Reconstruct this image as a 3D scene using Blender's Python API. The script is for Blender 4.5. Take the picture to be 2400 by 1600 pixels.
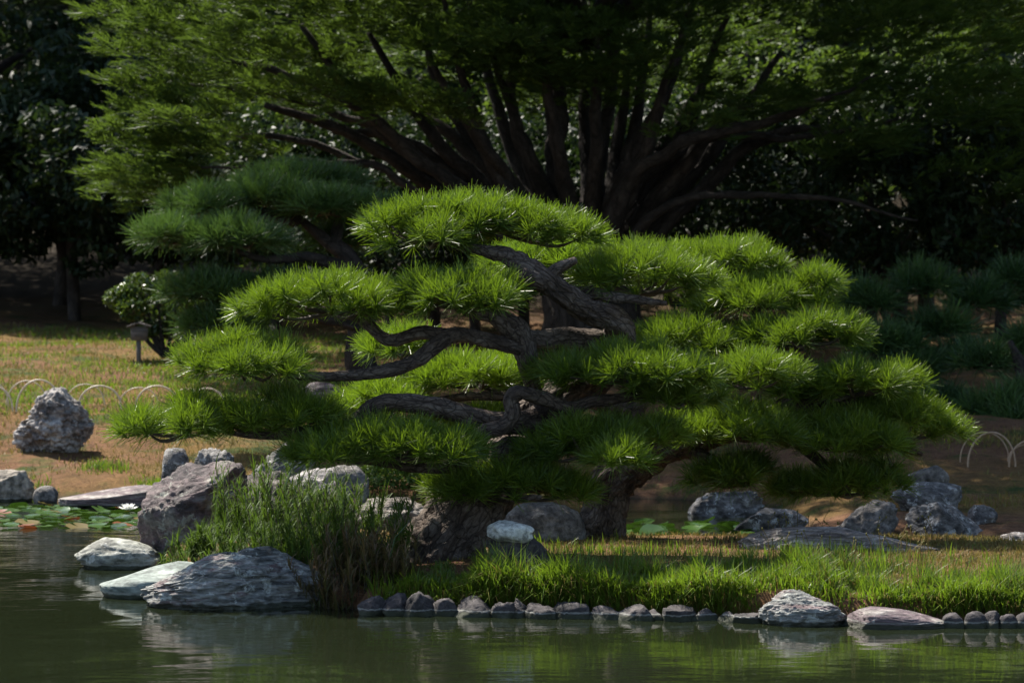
import bpy, bmesh, math, random
import numpy as np
from mathutils import Vector

for o in list(bpy.data.objects):
    bpy.data.objects.remove(o)
scene = bpy.context.scene
COL = scene.collection
rng = np.random.default_rng(7)
random.seed(7)

# ------------------------------------------------------------------ camera, sky, sun, exposure
EYE = 1.64
F = 6400.0                       # focal length in pixels of a 2400 wide frame, horizon on row 700
cam_d = bpy.data.cameras.new("camera")
cam = bpy.data.objects.new("camera", cam_d)
COL.objects.link(cam)
cam.location = (0, 0, EYE)
cam.rotation_euler = (math.radians(90), 0, 0)
cam_d.sensor_width = 36
cam_d.lens = 96
cam_d.shift_y = -100 / 2400
cam_d.clip_start = 0.1
cam_d.clip_end = 500
cam_d.dof.use_dof = True
cam_d.dof.focus_distance = 15.2
cam_d.dof.aperture_fstop = 4.5
scene.camera = cam

SUN = Vector((-0.50, 0.52, 1.0)).normalized()
elev = math.asin(SUN.z)
azim = math.atan2(SUN.x, SUN.y)
world = bpy.data.worlds.new("World")
scene.world = world
world.use_nodes = True
wn = world.node_tree
for n in list(wn.nodes):
    wn.nodes.remove(n)
sky = wn.nodes.new("ShaderNodeTexSky")
sky.sky_type = 'NISHITA'
sky.sun_disc = False
sky.sun_elevation = elev
sky.sun_rotation = azim
bg = wn.nodes.new("ShaderNodeBackground")
bg.inputs[1].default_value = 0.095
wo = wn.nodes.new("ShaderNodeOutputWorld")
wn.links.new(sky.outputs[0], bg.inputs[0])
wn.links.new(bg.outputs[0], wo.inputs[0])
sun_d = bpy.data.lights.new("sun", 'SUN')
sun_d.energy = 5.0
sun_d.angle = math.radians(0.53)
sun_d.color = (1.0, 0.94, 0.84)
sun = bpy.data.objects.new("sun", sun_d)
COL.objects.link(sun)
sun.rotation_euler = SUN.to_track_quat('Z', 'Y').to_euler()
sun.location = (-20, 8, 30)
scene.view_settings.view_transform = 'Standard'
scene.view_settings.look = 'None'
scene.view_settings.exposure = 1.28
scene.view_settings.gamma = 1.0
scene.view_settings.use_curve_mapping = False
scene.cycles.max_bounces = 6
scene.cycles.diffuse_bounces = 2
scene.cycles.glossy_bounces = 3
scene.cycles.transmission_bounces = 3

# ------------------------------------------------------------------ helpers
def P(px, py, D):
    return np.array([(px - 1200) / F * D, D, EYE - (py - 700) / F * D])

def hash3(ix, iy, iz, seed):
    h = (ix.astype(np.int64) * 374761393 + iy.astype(np.int64) * 668265263 + iz.astype(np.int64) * 2147483647 // 3 + seed * 974711) & 0xFFFFFFFF
    h = ((h ^ (h >> 13)) * 1274126177) & 0xFFFFFFFF
    h = ((h ^ (h >> 16)) * 2246822519) & 0xFFFFFFFF
    h = h ^ (h >> 15)
    return (h & 0xFFFFFF) / float(0xFFFFFF)

def vnoise(p, seed=0):
    i = np.floor(p).astype(np.int64)
    f = p - i
    f = f * f * f * (f * (f * 6 - 15) + 10)
    r = 0
    for dx in (0, 1):
        wx = f[:, 0] if dx else 1 - f[:, 0]
        for dy in (0, 1):
            wy = f[:, 1] if dy else 1 - f[:, 1]
            for dz in (0, 1):
                wz = f[:, 2] if dz else 1 - f[:, 2]
                r = r + wx * wy * wz * hash3(i[:, 0] + dx, i[:, 1] + dy, i[:, 2] + dz, seed)
    return r * 2 - 1

def fbm(p, octv=4, seed=0, gain=0.5):
    a, r, s = 1.0, 0, 0
    for k in range(octv):
        r = r + a * vnoise(p * (2.03 ** k) + 17.3 * k, seed + k)
        s += a
        a *= gain
    return r / s

def norm(v):
    return v / np.maximum(np.linalg.norm(v, axis=-1, keepdims=True), 1e-9)

ORG = {}
def make_mesh(name, verts, quads=None, tris=None, mat=None, smooth=False, tint=None, vec=None):
    me = bpy.data.meshes.new(name)
    verts = np.asarray(verts, np.float32)
    parts, starts, tot, cur = [], [], [], 0
    for arr, k in ((quads, 4), (tris, 3)):
        if arr is not None and len(arr):
            arr = np.asarray(arr, np.int32)
            parts.append(arr.ravel())
            starts.append(cur + np.arange(len(arr), dtype=np.int32) * k)
            tot.append(np.full(len(arr), k, np.int32))
            cur += arr.size
    loops = np.concatenate(parts)
    starts = np.concatenate(starts)
    tot = np.concatenate(tot)
    me.vertices.add(len(verts))
    me.vertices.foreach_set("co", verts.ravel())
    me.loops.add(len(loops))
    me.loops.foreach_set("vertex_index", loops)
    me.polygons.add(len(starts))
    me.polygons.foreach_set("loop_start", starts)
    me.polygons.foreach_set("loop_total", tot)
    if smooth:
        me.polygons.foreach_set("use_smooth", np.ones(len(starts), bool))
    if tint is not None:
        a = me.attributes.new("tint", 'FLOAT', 'POINT')
        a.data.foreach_set("value", np.asarray(tint, np.float32))
    if vec is not None:
        a = me.attributes.new("buv", 'FLOAT_VECTOR', 'POINT')
        a.data.foreach_set("vector", np.asarray(vec, np.float32).ravel())
    me.update(calc_edges=True)
    if mat:
        me.materials.append(mat)
    return me

def link(name, me, parent=None, loc=(0, 0, 0)):
    o = bpy.data.objects.new(name, me)
    COL.objects.link(o)
    if parent is not None:
        o.parent = parent
    o.location = loc
    return o

def tag(o, label=None, cat=None, group=None, kind=None):
    if label: o['label'] = label
    if cat: o['category'] = cat
    if group: o['group'] = group
    if kind: o['kind'] = kind
    return o

def thing(name, loc, label, cat, group=None):
    o = bpy.data.objects.new(name, None)
    o.empty_display_size = 0.1
    COL.objects.link(o)
    o.location = tuple(float(c) for c in loc)
    ORG[o.name] = np.array(loc, float)
    return tag(o, label, cat, group)

def part(name, parent, verts, quads=None, tris=None, mat=None, smooth=False, tint=None, vec=None, kind=None, label=None):
    """mesh given in world coordinates, stored relative to the thing it belongs to"""
    org = ORG[parent.name]
    me = make_mesh(name, np.asarray(verts) - org, quads, tris, mat, smooth, tint, vec)
    o = link(name, me, parent)
    ORG[o.name] = org
    if kind: o['kind'] = kind
    if label: o['label'] = label
    return o

def solo(name, loc, verts, label, cat, quads=None, tris=None, mat=None, smooth=False, tint=None, vec=None, group=None, kind=None):
    loc = np.array(loc, float)
    me = make_mesh(name, np.asarray(verts) - loc, quads, tris, mat, smooth, tint, vec)
    o = link(name, me, None, tuple(loc))
    ORG[o.name] = loc
    return tag(o, label, cat, group, kind)

# ------------------------------------------------------------------ materials
def new_mat(name):
    m = bpy.data.materials.new(name)
    m.use_nodes = True
    nt = m.node_tree
    for n in list(nt.nodes):
        nt.nodes.remove(n)
    out = nt.nodes.new("ShaderNodeOutputMaterial")
    return m, nt, out

def nd(nt, typ, **kw):
    n = nt.nodes.new(typ)
    for k, v in kw.items():
        setattr(n, k, v)
    return n

def ramp(nt, src, stops):
    r = nd(nt, "ShaderNodeValToRGB")
    el = r.color_ramp.elements
    while len(el) < len(stops):
        el.new(0.5)
    for e, (p, c) in zip(el, stops):
        e.position = p
        e.color = (*c, 1) if len(c) == 3 else c
    nt.links.new(src, r.inputs[0])
    return r.outputs[0]

def noise_tex(nt, vec, scale, detail=6, rough=0.6, dist=0.0):
    n = nd(nt, "ShaderNodeTexNoise")
    n.inputs["Scale"].default_value = scale
    n.inputs["Detail"].default_value = detail
    n.inputs["Roughness"].default_value = rough
    n.inputs["Distortion"].default_value = dist
    if vec is not None:
        nt.links.new(vec, n.inputs["Vector"])
    return n.outputs["Fac"]

def mixc(nt, fac, a, b, mode='MIX'):
    m = nd(nt, "ShaderNodeMix", data_type='RGBA', blend_type=mode)
    for s, v in ((0, fac), (6, a), (7, b)):
        if isinstance(v, (int, float)):
            m.inputs[s].default_value = v
        elif isinstance(v, tuple):
            m.inputs[s].default_value = (*v, 1)
        else:
            nt.links.new(v, m.inputs[s])
    return m.outputs[2]

def mathn(nt, op, a, b=0.0, clamp=False):
    m = nd(nt, "ShaderNodeMath", operation=op, use_clamp=clamp)
    for i, v in enumerate((a, b)):
        if isinstance(v, (int, float)):
            m.inputs[i].default_value = v
        else:
            nt.links.new(v, m.inputs[i])
    return m.outputs[0]

def leaf_mat(name, c0, c1, tcol, trans=0.35, rough=0.45, spec=0.5):
    """c0..c1 : range of leaf colour, driven by the per-leaf tint attribute"""
    m, nt, out = new_mat(name)
    at = nd(nt, "ShaderNodeAttribute", attribute_name="tint")
    col = ramp(nt, at.outputs["Fac"], [(0.0, c0), (1.0, c1)])
    p = nd(nt, "ShaderNodeBsdfPrincipled")
    nt.links.new(col, p.inputs["Base Color"])
    p.inputs["Roughness"].default_value = rough
    p.inputs["Specular IOR Level"].default_value = spec
    t = nd(nt, "ShaderNodeBsdfTranslucent")
    t.inputs[0].default_value = (*tcol, 1)
    mx = nd(nt, "ShaderNodeMixShader")
    mx.inputs[0].default_value = trans
    nt.links.new(p.outputs[0], mx.inputs[1])
    nt.links.new(t.outputs[0], mx.inputs[2])
    nt.links.new(mx.outputs[0], out.inputs[0])
    return m

def bark_mat(name, dark, mid, light, scale=9.0):
    m, nt, out = new_mat(name)
    at = nd(nt, "ShaderNodeAttribute", attribute_name="buv")
    v = at.outputs["Vector"]
    vo = nd(nt, "ShaderNodeTexVoronoi", feature='DISTANCE_TO_EDGE')
    vo.inputs["Scale"].default_value = scale
    nz = nd(nt, "ShaderNodeTexNoise")
    nz.inputs["Scale"].default_value = 14
    nt.links.new(v, nz.inputs["Vector"])
    wv = nd(nt, "ShaderNodeVectorMath", operation='MULTIPLY_ADD')
    wv.inputs[1].default_value = (0.07, 0.07, 0.07)
    nt.links.new(nz.outputs["Color"], wv.inputs[0])
    nt.links.new(v, wv.inputs[2])
    nt.links.new(wv.outputs[0], vo.inputs["Vector"])
    crack = ramp(nt, vo.outputs["Distance"], [(0.0, (0.15, 0.15, 0.15)), (0.08, (0.8, 0.8, 0.8)), (0.25, (1, 1, 1))])
    fine = noise_tex(nt, v, 70, 8, 0.75)
    big = noise_tex(nt, v, 9, 6, 0.7, 0.5)
    c = ramp(nt, mathn(nt, 'ADD', mathn(nt, 'MULTIPLY', big, 0.6), mathn(nt, 'MULTIPLY', fine, 0.4)), [(0.36, dark), (0.48, mid), (0.62, light)])
    c = mixc(nt, mathn(nt, 'SUBTRACT', 0.75, mathn(nt, 'MULTIPLY', crack, 0.75)), c, dark)
    p = nd(nt, "ShaderNodeBsdfPrincipled")
    nt.links.new(c, p.inputs["Base Color"])
    p.inputs["Roughness"].default_value = 0.85
    p.inputs["Specular IOR Level"].default_value = 0.25
    h = mathn(nt, 'ADD', mathn(nt, 'MULTIPLY', crack, 0.5), mathn(nt, 'ADD', mathn(nt, 'MULTIPLY', fine, 0.6), mathn(nt, 'MULTIPLY', big, 0.9)))
    b = nd(nt, "ShaderNodeBump")
    b.inputs["Strength"].default_value = 1.0
    b.inputs["Distance"].default_value = 0.02
    nt.links.new(h, b.inputs["Height"])
    nt.links.new(b.outputs[0], p.inputs["Normal"])
    nt.links.new(p.outputs[0], out.inputs[0])
    return m

def rock_mat(name, a, b_, c_, lichen=(0.55, 0.55, 0.5), lich=0.58, scale=4.0, stretch=(1, 1, 1), rot=(0, 0, 0), wet=True, bump=0.03, rough=0.75):
    m, nt, out = new_mat(name)
    tc = nd(nt, "ShaderNodeTexCoord")
    mp = nd(nt, "ShaderNodeMapping")
    mp.inputs["Scale"].default_value = stretch
    mp.inputs["Rotation"].default_value = rot
    nt.links.new(tc.outputs["Object"], mp.inputs[0])
    v = mp.outputs[0]
    n1 = noise_tex(nt, v, scale, 8, 0.62, 0.6)
    n2 = noise_tex(nt, v, scale * 5, 8, 0.7, 0.3)
    n3 = noise_tex(nt, tc.outputs["Object"], scale * 3.2, 10, 0.76, 0.3)
    col = ramp(nt, n1, [(0.38, a), (0.5, b_), (0.61, c_)])
    col = mixc(nt, 0.85, col, ramp(nt, n2, [(0.36, (0.12, 0.12, 0.12)), (0.5, (0.5, 0.5, 0.5)), (0.66, (0.95, 0.95, 0.95))]), 'OVERLAY')
    lf = ramp(nt, n3, [(lich - 0.01, (0, 0, 0)), (lich + 0.035, (1, 1, 1))])
    col = mixc(nt, mathn(nt, 'MULTIPLY', lf, 0.75), col, lichen)
    if wet:   # tide stain on the stone: dark algae below, thin pale scum line above it
        g = nd(nt, "ShaderNodeNewGeometry")
        s = nd(nt, "ShaderNodeSeparateXYZ")
        nt.links.new(g.outputs["Position"], s.inputs[0])
        z = mathn(nt, 'ADD', s.outputs[2], mathn(nt, 'MULTIPLY', mathn(nt, 'SUBTRACT', n2, 0.5), 0.03))
        dk = ramp(nt, mathn(nt, 'MULTIPLY', z, 10.0), [(0.20, (1, 1, 1)), (0.27, (0, 0, 0))])
        col = mixc(nt, mathn(nt, 'MULTIPLY', dk, 0.85), col, (0.03, 0.035, 0.018))
        ln = ramp(nt, mathn(nt, 'MULTIPLY', z, 10.0), [(0.25, (0, 0, 0)), (0.29, (1, 1, 1)), (0.31, (1, 1, 1)), (0.36, (0, 0, 0))])
        col = mixc(nt, mathn(nt, 'MULTIPLY', ln, 0.6), col, (0.26, 0.26, 0.23))
    p = nd(nt, "ShaderNodeBsdfPrincipled")
    nt.links.new(col, p.inputs["Base Color"])
    p.inputs["Roughness"].default_value = rough
    p.inputs["Specular IOR Level"].default_value = 0.35
    hh = mathn(nt, 'ADD', mathn(nt, 'MULTIPLY', n2, 0.7), mathn(nt, 'MULTIPLY', n3, 0.5))
    b = nd(nt, "ShaderNodeBump")
    b.inputs["Strength"].default_value = 1.0
    b.inputs["Distance"].default_value = bump
    nt.links.new(hh, b.inputs["Height"])
    nt.links.new(b.outputs[0], p.inputs["Normal"])
    nt.links.new(p.outputs[0], out.inputs[0])
    return m

def plain_mat(name, c0, c1, scale=20, rough=0.7, stretch=(1, 1, 1), bump=0.004):
    m, nt, out = new_mat(name)
    tc = nd(nt, "ShaderNodeTexCoord")
    mp = nd(nt, "ShaderNodeMapping")
    mp.inputs["Scale"].default_value = stretch
    nt.links.new(tc.outputs["Object"], mp.inputs[0])
    n = noise_tex(nt, mp.outputs[0], scale, 6, 0.65)
    col = ramp(nt, n, [(0.3, c0), (0.7, c1)])
    p = nd(nt, "ShaderNodeBsdfPrincipled")
    nt.links.new(col, p.inputs["Base Color"])
    p.inputs["Roughness"].default_value = rough
    b = nd(nt, "ShaderNodeBump")
    b.inputs["Distance"].default_value = bump
    nt.links.new(n, b.inputs["Height"])
    nt.links.new(b.outputs[0], p.inputs["Normal"])
    nt.links.new(p.outputs[0], out.inputs[0])
    return m

M = {}
M['needle'] = leaf_mat("pine_needles", (0.030, 0.062, 0.010), (0.130, 0.185, 0.018), (0.175, 0.285, 0.012), 0.32, 0.40, 0.36)
M['needle_warm'] = leaf_mat("pine_needles_yellowish", (0.06, 0.11, 0.012), (0.14, 0.19, 0.015), (0.18, 0.30, 0.012), 0.38, 0.38, 0.5)
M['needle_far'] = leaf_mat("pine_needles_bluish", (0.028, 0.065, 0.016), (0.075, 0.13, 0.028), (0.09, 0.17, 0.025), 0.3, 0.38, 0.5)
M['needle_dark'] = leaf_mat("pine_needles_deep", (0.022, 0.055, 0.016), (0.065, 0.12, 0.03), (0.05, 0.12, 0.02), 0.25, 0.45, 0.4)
M['conifer'] = leaf_mat("conifer_sprays", (0.018, 0.040, 0.010), (0.056, 0.096, 0.020), (0.105, 0.17, 0.02), 0.34, 0.55, 0.15)
M['conifer_dark'] = leaf_mat("conifer_sprays_deep", (0.012, 0.024, 0.008), (0.025, 0.045, 0.012), (0.03, 0.05, 0.01), 0.25, 0.5, 0.3)
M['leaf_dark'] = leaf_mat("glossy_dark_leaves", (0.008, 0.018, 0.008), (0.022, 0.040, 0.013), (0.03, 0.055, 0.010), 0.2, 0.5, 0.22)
M['leaf_mid'] = leaf_mat("mid_green_leaves", (0.03, 0.06, 0.012), (0.08, 0.13, 0.02), (0.12, 0.19, 0.02), 0.35, 0.55, 0.2)
M['leaf_shrub'] = leaf_mat("camellia_leaves", (0.02, 0.045, 0.012), (0.06, 0.10, 0.02), (0.10, 0.16, 0.015), 0.25, 0.33, 0.5)
M['grass'] = leaf_mat("lush_grass", (0.045, 0.085, 0.012), (0.12, 0.18, 0.018), (0.16, 0.26, 0.014), 0.4, 0.42, 0.45)
M['grass_dry'] = leaf_mat("dry_turf_grass", (0.13, 0.075, 0.022), (0.16, 0.15, 0.035), (0.2, 0.16, 0.04), 0.3, 0.6, 0.3)
M['reed'] = leaf_mat("reed_leaves", (0.026, 0.055, 0.012), (0.075, 0.125, 0.020), (0.10, 0.17, 0.016), 0.3, 0.6, 0.18)
M['reed_broad'] = leaf_mat("broad_reed_blades", (0.04, 0.08, 0.035), (0.09, 0.14, 0.06), (0.09, 0.15, 0.04), 0.3, 0.45, 0.4)
M['reed_red'] = leaf_mat("withered_reed_leaves", (0.045, 0.070, 0.016), (0.13, 0.070, 0.036), (0.12, 0.11, 0.03), 0.3, 0.5, 0.3)
M['lily_green'] = leaf_mat("lily_pad_green", (0.018, 0.045, 0.012), (0.05, 0.10, 0.02), (0.05, 0.11, 0.012), 0.15, 0.22, 0.7)
M['lily_rust'] = leaf_mat("lily_pad_rust", (0.10, 0.03, 0.012), (0.20, 0.06, 0.02), (0.2, 0.06, 0.02), 0.2, 0.4, 0.5)
M['lily_gold'] = leaf_mat("lily_pad_gold", (0.09, 0.065, 0.012), (0.15, 0.11, 0.018), (0.14, 0.11, 0.018), 0.2, 0.4, 0.5)
M['petal'] = leaf_mat("white_petals", (0.78, 0.78, 0.74), (0.82, 0.82, 0.80), (0.8, 0.8, 0.75), 0.3, 0.5, 0.3)
M['pistil'] = plain_mat("yellow_stamens", (0.5, 0.33, 0.03), (0.6, 0.42, 0.05))
M['bark'] = bark_mat("pine_bark", (0.020, 0.014, 0.010), (0.070, 0.050, 0.038), (0.19, 0.152, 0.122), 30)
M['bark_far'] = bark_mat("conifer_bark", (0.010, 0.008, 0.006), (0.030, 0.023, 0.019), (0.072, 0.057, 0.048), 9)
M['twig'] = plain_mat("brown_twig", (0.035, 0.025, 0.016), (0.085, 0.06, 0.04), 40)
M['bamboo'] = plain_mat("weathered_bamboo", (0.46, 0.37, 0.26), (0.66, 0.56, 0.44), 25, 0.45)
M['bamboo_old'] = plain_mat("aged_bamboo", (0.26, 0.16, 0.09), (0.40, 0.27, 0.17), 25, 0.45)
M['wood'] = plain_mat("weathered_board", (0.07, 0.06, 0.053), (0.14, 0.12, 0.107), 12, 0.8, (1, 1, 9))
M['ink'] = plain_mat("faded_ink", (0.03, 0.025, 0.022), (0.05, 0.042, 0.036))
M['r_blue'] = rock_mat("blue_green_schist", (0.07, 0.072, 0.068), (0.24, 0.242, 0.222), (0.15, 0.10, 0.10), (0.52, 0.54, 0.49), 0.56, 3.0, (0.7, 1, 5.5), (0.25, 0.35, 0.2), True, 0.035)
M['r_pale'] = rock_mat("pale_green_stone", (0.10, 0.10, 0.085), (0.22, 0.225, 0.19), (0.32, 0.325, 0.285), (0.45, 0.45, 0.41), 0.58, 3.0, (1, 1, 2), (0, 0.2, 0), True, 0.012)
M['r_slab'] = rock_mat("smooth_grey_green_slab", (0.12, 0.145, 0.13), (0.18, 0.21, 0.19), (0.24, 0.265, 0.24), (0.34, 0.36, 0.33), 0.64, 3.0, (1, 1, 3), (0, 0.3, 0), True, 0.006)
M['r_purple'] = rock_mat("purple_brown_schist", (0.045, 0.036, 0.036), (0.105, 0.075, 0.075), (0.15, 0.135, 0.115), (0.30, 0.31, 0.26), 0.57, 3.2, (1, 1, 1.6), (0.4, 0.5, 0), True, 0.04)
M['r_slabp'] = rock_mat("streaked_purple_slab", (0.06, 0.042, 0.046), (0.11, 0.078, 0.083), (0.27, 0.245, 0.22), (0.42, 0.40, 0.36), 0.62, 4.0, (0.5, 1, 4.5), (0, 0.12, 0), True, 0.02)
M['r_crag'] = rock_mat("craggy_grey_limestone", (0.10, 0.086, 0.08), (0.26, 0.235, 0.22), (0.42, 0.39, 0.365), (0.5, 0.48, 0.45), 0.57, 5.0, (1, 1, 1.2), (0.2, 0, 0), False, 0.045)
M['r_grey'] = rock_mat("grey_granite", (0.075, 0.067, 0.06), (0.125, 0.112, 0.10), (0.19, 0.172, 0.155), (0.33, 0.32, 0.29), 0.62, 5.0, (1, 1, 1), (0, 0, 0), False, 0.02)
M['r_tan'] = rock_mat("tan_smooth_stone", (0.10, 0.082, 0.062), (0.19, 0.16, 0.125), (0.25, 0.22, 0.18), (0.4, 0.37, 0.32), 0.64, 4.0, (1, 1, 1), (0, 0, 0), True, 0.015)
M['r_bank'] = rock_mat("lichened_bank_stone", (0.045, 0.042, 0.040), (0.11, 0.102, 0.095), (0.19, 0.178, 0.165), (0.5, 0.5, 0.48), 0.56, 4.0, (1, 1, 1.8), (0.2, 0.2, 0), False, 0.03)
M['r_log'] = rock_mat("rough_brown_grey_stone", (0.10, 0.083, 0.072), (0.22, 0.19, 0.168), (0.32, 0.285, 0.255), (0.42, 0.39, 0.35), 0.60, 6.0, (0.4, 1, 2.4), (0, 0.05, 0), False, 0.03)
M['r_edge'] = rock_mat("edging_cobble", (0.02, 0.018, 0.018), (0.04, 0.034, 0.034), (0.085, 0.073, 0.07), (0.15, 0.14, 0.13), 0.66, 5.0, (1, 1, 1.5), (0, 0.2, 0), True, 0.012, 0.85)
M['r_white'] = rock_mat("white_capped_stone", (0.36, 0.36, 0.32), (0.50, 0.50, 0.44), (0.60, 0.60, 0.54), (0.6, 0.6, 0.57), 0.66, 4.0, (1, 1, 1), (0, 0, 0), False, 0.008)
M['r_umber'] = rock_mat("dark_umber_stone", (0.03, 0.026, 0.024), (0.06, 0.05, 0.045), (0.09, 0.078, 0.07), (0.14, 0.13, 0.12), 0.66, 4.0, (1, 1, 1), (0, 0, 0), False, 0.02)

def ground_material():
    m, nt, out = new_mat("garden_ground")
    tc = nd(nt, "ShaderNodeTexCoord")
    v = tc.outputs["Object"]
    n1 = noise_tex(nt, v, 0.55, 5, 0.6, 0.4)
    n2 = noise_tex(nt, v, 5, 7, 0.7)
    n3 = noise_tex(nt, v, 38, 5, 0.7)
    soil = ramp(nt, n2, [(0.3, (0.10, 0.05, 0.027)), (0.7, (0.235, 0.122, 0.064))])
    turf = ramp(nt, n2, [(0.3, (0.105, 0.07, 0.02)), (0.7, (0.225, 0.13, 0.045))])
    green = ramp(nt, n2, [(0.3, (0.03, 0.05, 0.012)), (0.7, (0.075, 0.095, 0.018))])
    c = mixc(nt, ramp(nt, n1, [(0.42, (0, 0, 0)), (0.58, (1, 1, 1))]), soil, turf)
    c = mixc(nt, ramp(nt, noise_tex(nt, v, 1.7, 6, 0.65), [(0.52, (0, 0, 0)), (0.64, (1, 1, 1))]), c, green)
    c = mixc(nt, 0.6, c, ramp(nt, n3, [(0.3, (0.2, 0.2, 0.2)), (0.7, (0.85, 0.85, 0.85))]), 'OVERLAY')
    # wood floor far back: ground turns a darker brown
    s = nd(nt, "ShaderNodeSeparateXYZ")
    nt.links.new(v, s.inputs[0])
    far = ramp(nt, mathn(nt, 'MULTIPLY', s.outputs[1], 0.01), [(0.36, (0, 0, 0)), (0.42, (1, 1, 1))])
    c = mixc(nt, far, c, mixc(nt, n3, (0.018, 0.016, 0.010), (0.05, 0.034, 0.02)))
    # pond bed: mud under the water line
    mud = ramp(nt, mathn(nt, 'ADD', s.outputs[2], 0.5), [(0.49, (1, 1, 1)), (0.53, (0, 0, 0))])
    c = mixc(nt, mud, c, (0.03, 0.028, 0.018))
    p = nd(nt, "ShaderNodeBsdfPrincipled")
    nt.links.new(c, p.inputs["Base Color"])
    p.inputs["Roughness"].default_value = 0.95
    p.inputs["Specular IOR Level"].default_value = 0.15
    b = nd(nt, "ShaderNodeBump")
    b.inputs["Strength"].default_value = 1.0
    b.inputs["Distance"].default_value = 0.05
    nt.links.new(mathn(nt, 'ADD', n3, mathn(nt, 'MULTIPLY', n2, 0.7)), b.inputs["Height"])
    nt.links.new(b.outputs[0], p.inputs["Normal"])
    nt.links.new(p.outputs[0], out.inputs[0])
    return m

def water_material():
    m, nt, out = new_mat("pond_water")
    tc = nd(nt, "ShaderNodeTexCoord")
    mp = nd(nt, "ShaderNodeMapping")
    mp.inputs["Scale"].default_value = (0.8, 2.6, 1)
    nt.links.new(tc.outputs["Object"], mp.inputs[0])
    a = noise_tex(nt, mp.outputs[0], 1.1, 3, 0.5, 0.3)
    b_ = noise_tex(nt, mp.outputs[0], 4.5, 3, 0.55, 0.5)
    h = mathn(nt, 'ADD', mathn(nt, 'MULTIPLY', a, 0.5), mathn(nt, 'MULTIPLY', b_, 0.22))
    gust = ramp(nt, noise_tex(nt, tc.outputs["Object"], 0.55, 3, 0.6, 0.8), [(0.38, (0.25, 0.25, 0.25)), (0.62, (1.5, 1.5, 1.5))])
    h = mathn(nt, 'MULTIPLY', h, gust)
    bp = nd(nt, "ShaderNodeBump")
    bp.inputs["Strength"].default_value = 1.0
    bp.inputs["Distance"].default_value = 0.0075
    nt.links.new(h, bp.inputs["Height"])
    p = nd(nt, "ShaderNodeBsdfPrincipled")
    murk = mixc(nt, noise_tex(nt, tc.outputs["Object"], 0.4, 3, 0.5), (0.008, 0.011, 0.005), (0.012, 0.016, 0.007))
    nt.links.new(murk, p.inputs["Base Color"])
    p.inputs["Roughness"].default_value = 0.03
    p.inputs["IOR"].default_value = 1.33
    nt.links.new(bp.outputs[0], p.inputs["Normal"])
    nt.links.new(p.outputs[0], out.inputs[0])
    return m

# ------------------------------------------------------------------ terrain
def smooth(x, a, b):
    t = np.clip((x - a) / (b - a), 0, 1)
    return t * t * (3 - 2 * t)

def shore_front(px):
    return np.interp(px, [280, 420, 560, 740, 880, 1600, 2400, 3400], [16.9, 15.7, 15.0, 14.55, 14.28, 14.02, 13.75, 13.4])

def shore_back(px):
    return np.interp(px, [280, 400, 600, 1000, 1450, 2400, 3400], [16.8, 17.9, 18.7, 18.6, 17.9, 17.3, 17.1])

def H(X, Y):
    X = np.asarray(X, float); Y = np.asarray(Y, float)
    px = X / Y * F + 1200
    left = np.interp(Y, [21.6, 22.5, 22.9, 25, 27, 31, 38, 45, 54, 62, 80, 130], [-0.6, -0.03, 0.08, 0.26, 0.61, 0.89, 1.25, 1.95, 3.4, 12, 32, 40])
    right = np.interp(Y, [18.2, 18.7, 19.3, 21.5, 22.6, 25, 31, 38, 45, 54, 62, 80, 130], [-0.6, -0.03, 0.05, 0.14, 0.27, 0.55, 1.0, 1.35, 2.0, 3.4, 12, 32, 40])
    t = smooth(px, 1300, 2000)
    far = left * (1 - t) + right * t
    d = np.minimum(Y - shore_front(px), shore_back(px) - Y)
    d = np.where(px < 430, d - (430 - px) * 0.012, d)
    isl = np.interp(d, [-0.35, 0.0, 0.10, 0.5, 1.4], [-0.6, -0.12, 0.115, 0.15, 0.18])
    z = np.maximum(far, isl)
    q = np.stack([X.ravel() * 1.1, Y.ravel() * 1.1, np.zeros(X.size)], 1)
    n = fbm(q, 3, 5).reshape(X.shape)
    q2 = np.stack([X.ravel() * 7, Y.ravel() * 7, np.zeros(X.size)], 1)
    n2 = fbm(q2, 2, 9).reshape(X.shape)
    return z + np.where(z > 0.0, n * np.where(Y > 23, 0.08, 0.035) + n2 * 0.015, 0)

def Hs(x, y):
    return float(H(np.array([x]), np.array([y]))[0])

xs = np.unique(np.concatenate([np.linspace(-120, -8, 40), np.linspace(-8, 8, 180), np.linspace(8, 120, 40)]))
ys = np.unique(np.concatenate([np.linspace(-40, 13, 12), np.linspace(13, 28, 200), np.linspace(28, 60, 90), np.linspace(60, 130, 25)]))
GX, GY = np.meshgrid(xs, ys)
GZ = H(GX, np.maximum(GY, 1.0))
GZ = np.where(GY < 13, -0.6, GZ)
V = np.stack([GX.ravel(), GY.ravel(), GZ.ravel()], 1)
nx, ny = len(xs), len(ys)
ii = (np.arange(ny - 1)[:, None] * nx + np.arange(nx - 1)[None, :]).ravel()
quads = np.stack([ii, ii + 1, ii + nx + 1, ii + nx], 1)
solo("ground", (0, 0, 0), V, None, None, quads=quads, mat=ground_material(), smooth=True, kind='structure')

wv = np.array([[-120, -40, 0], [120, -40, 0], [120, 24.5, 0], [-120, 24.5, 0]], float)
solo("water", (0, 0, 0), wv, None, None, quads=np.array([[0, 1, 2, 3]]), mat=water_material(), kind='structure')

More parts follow.
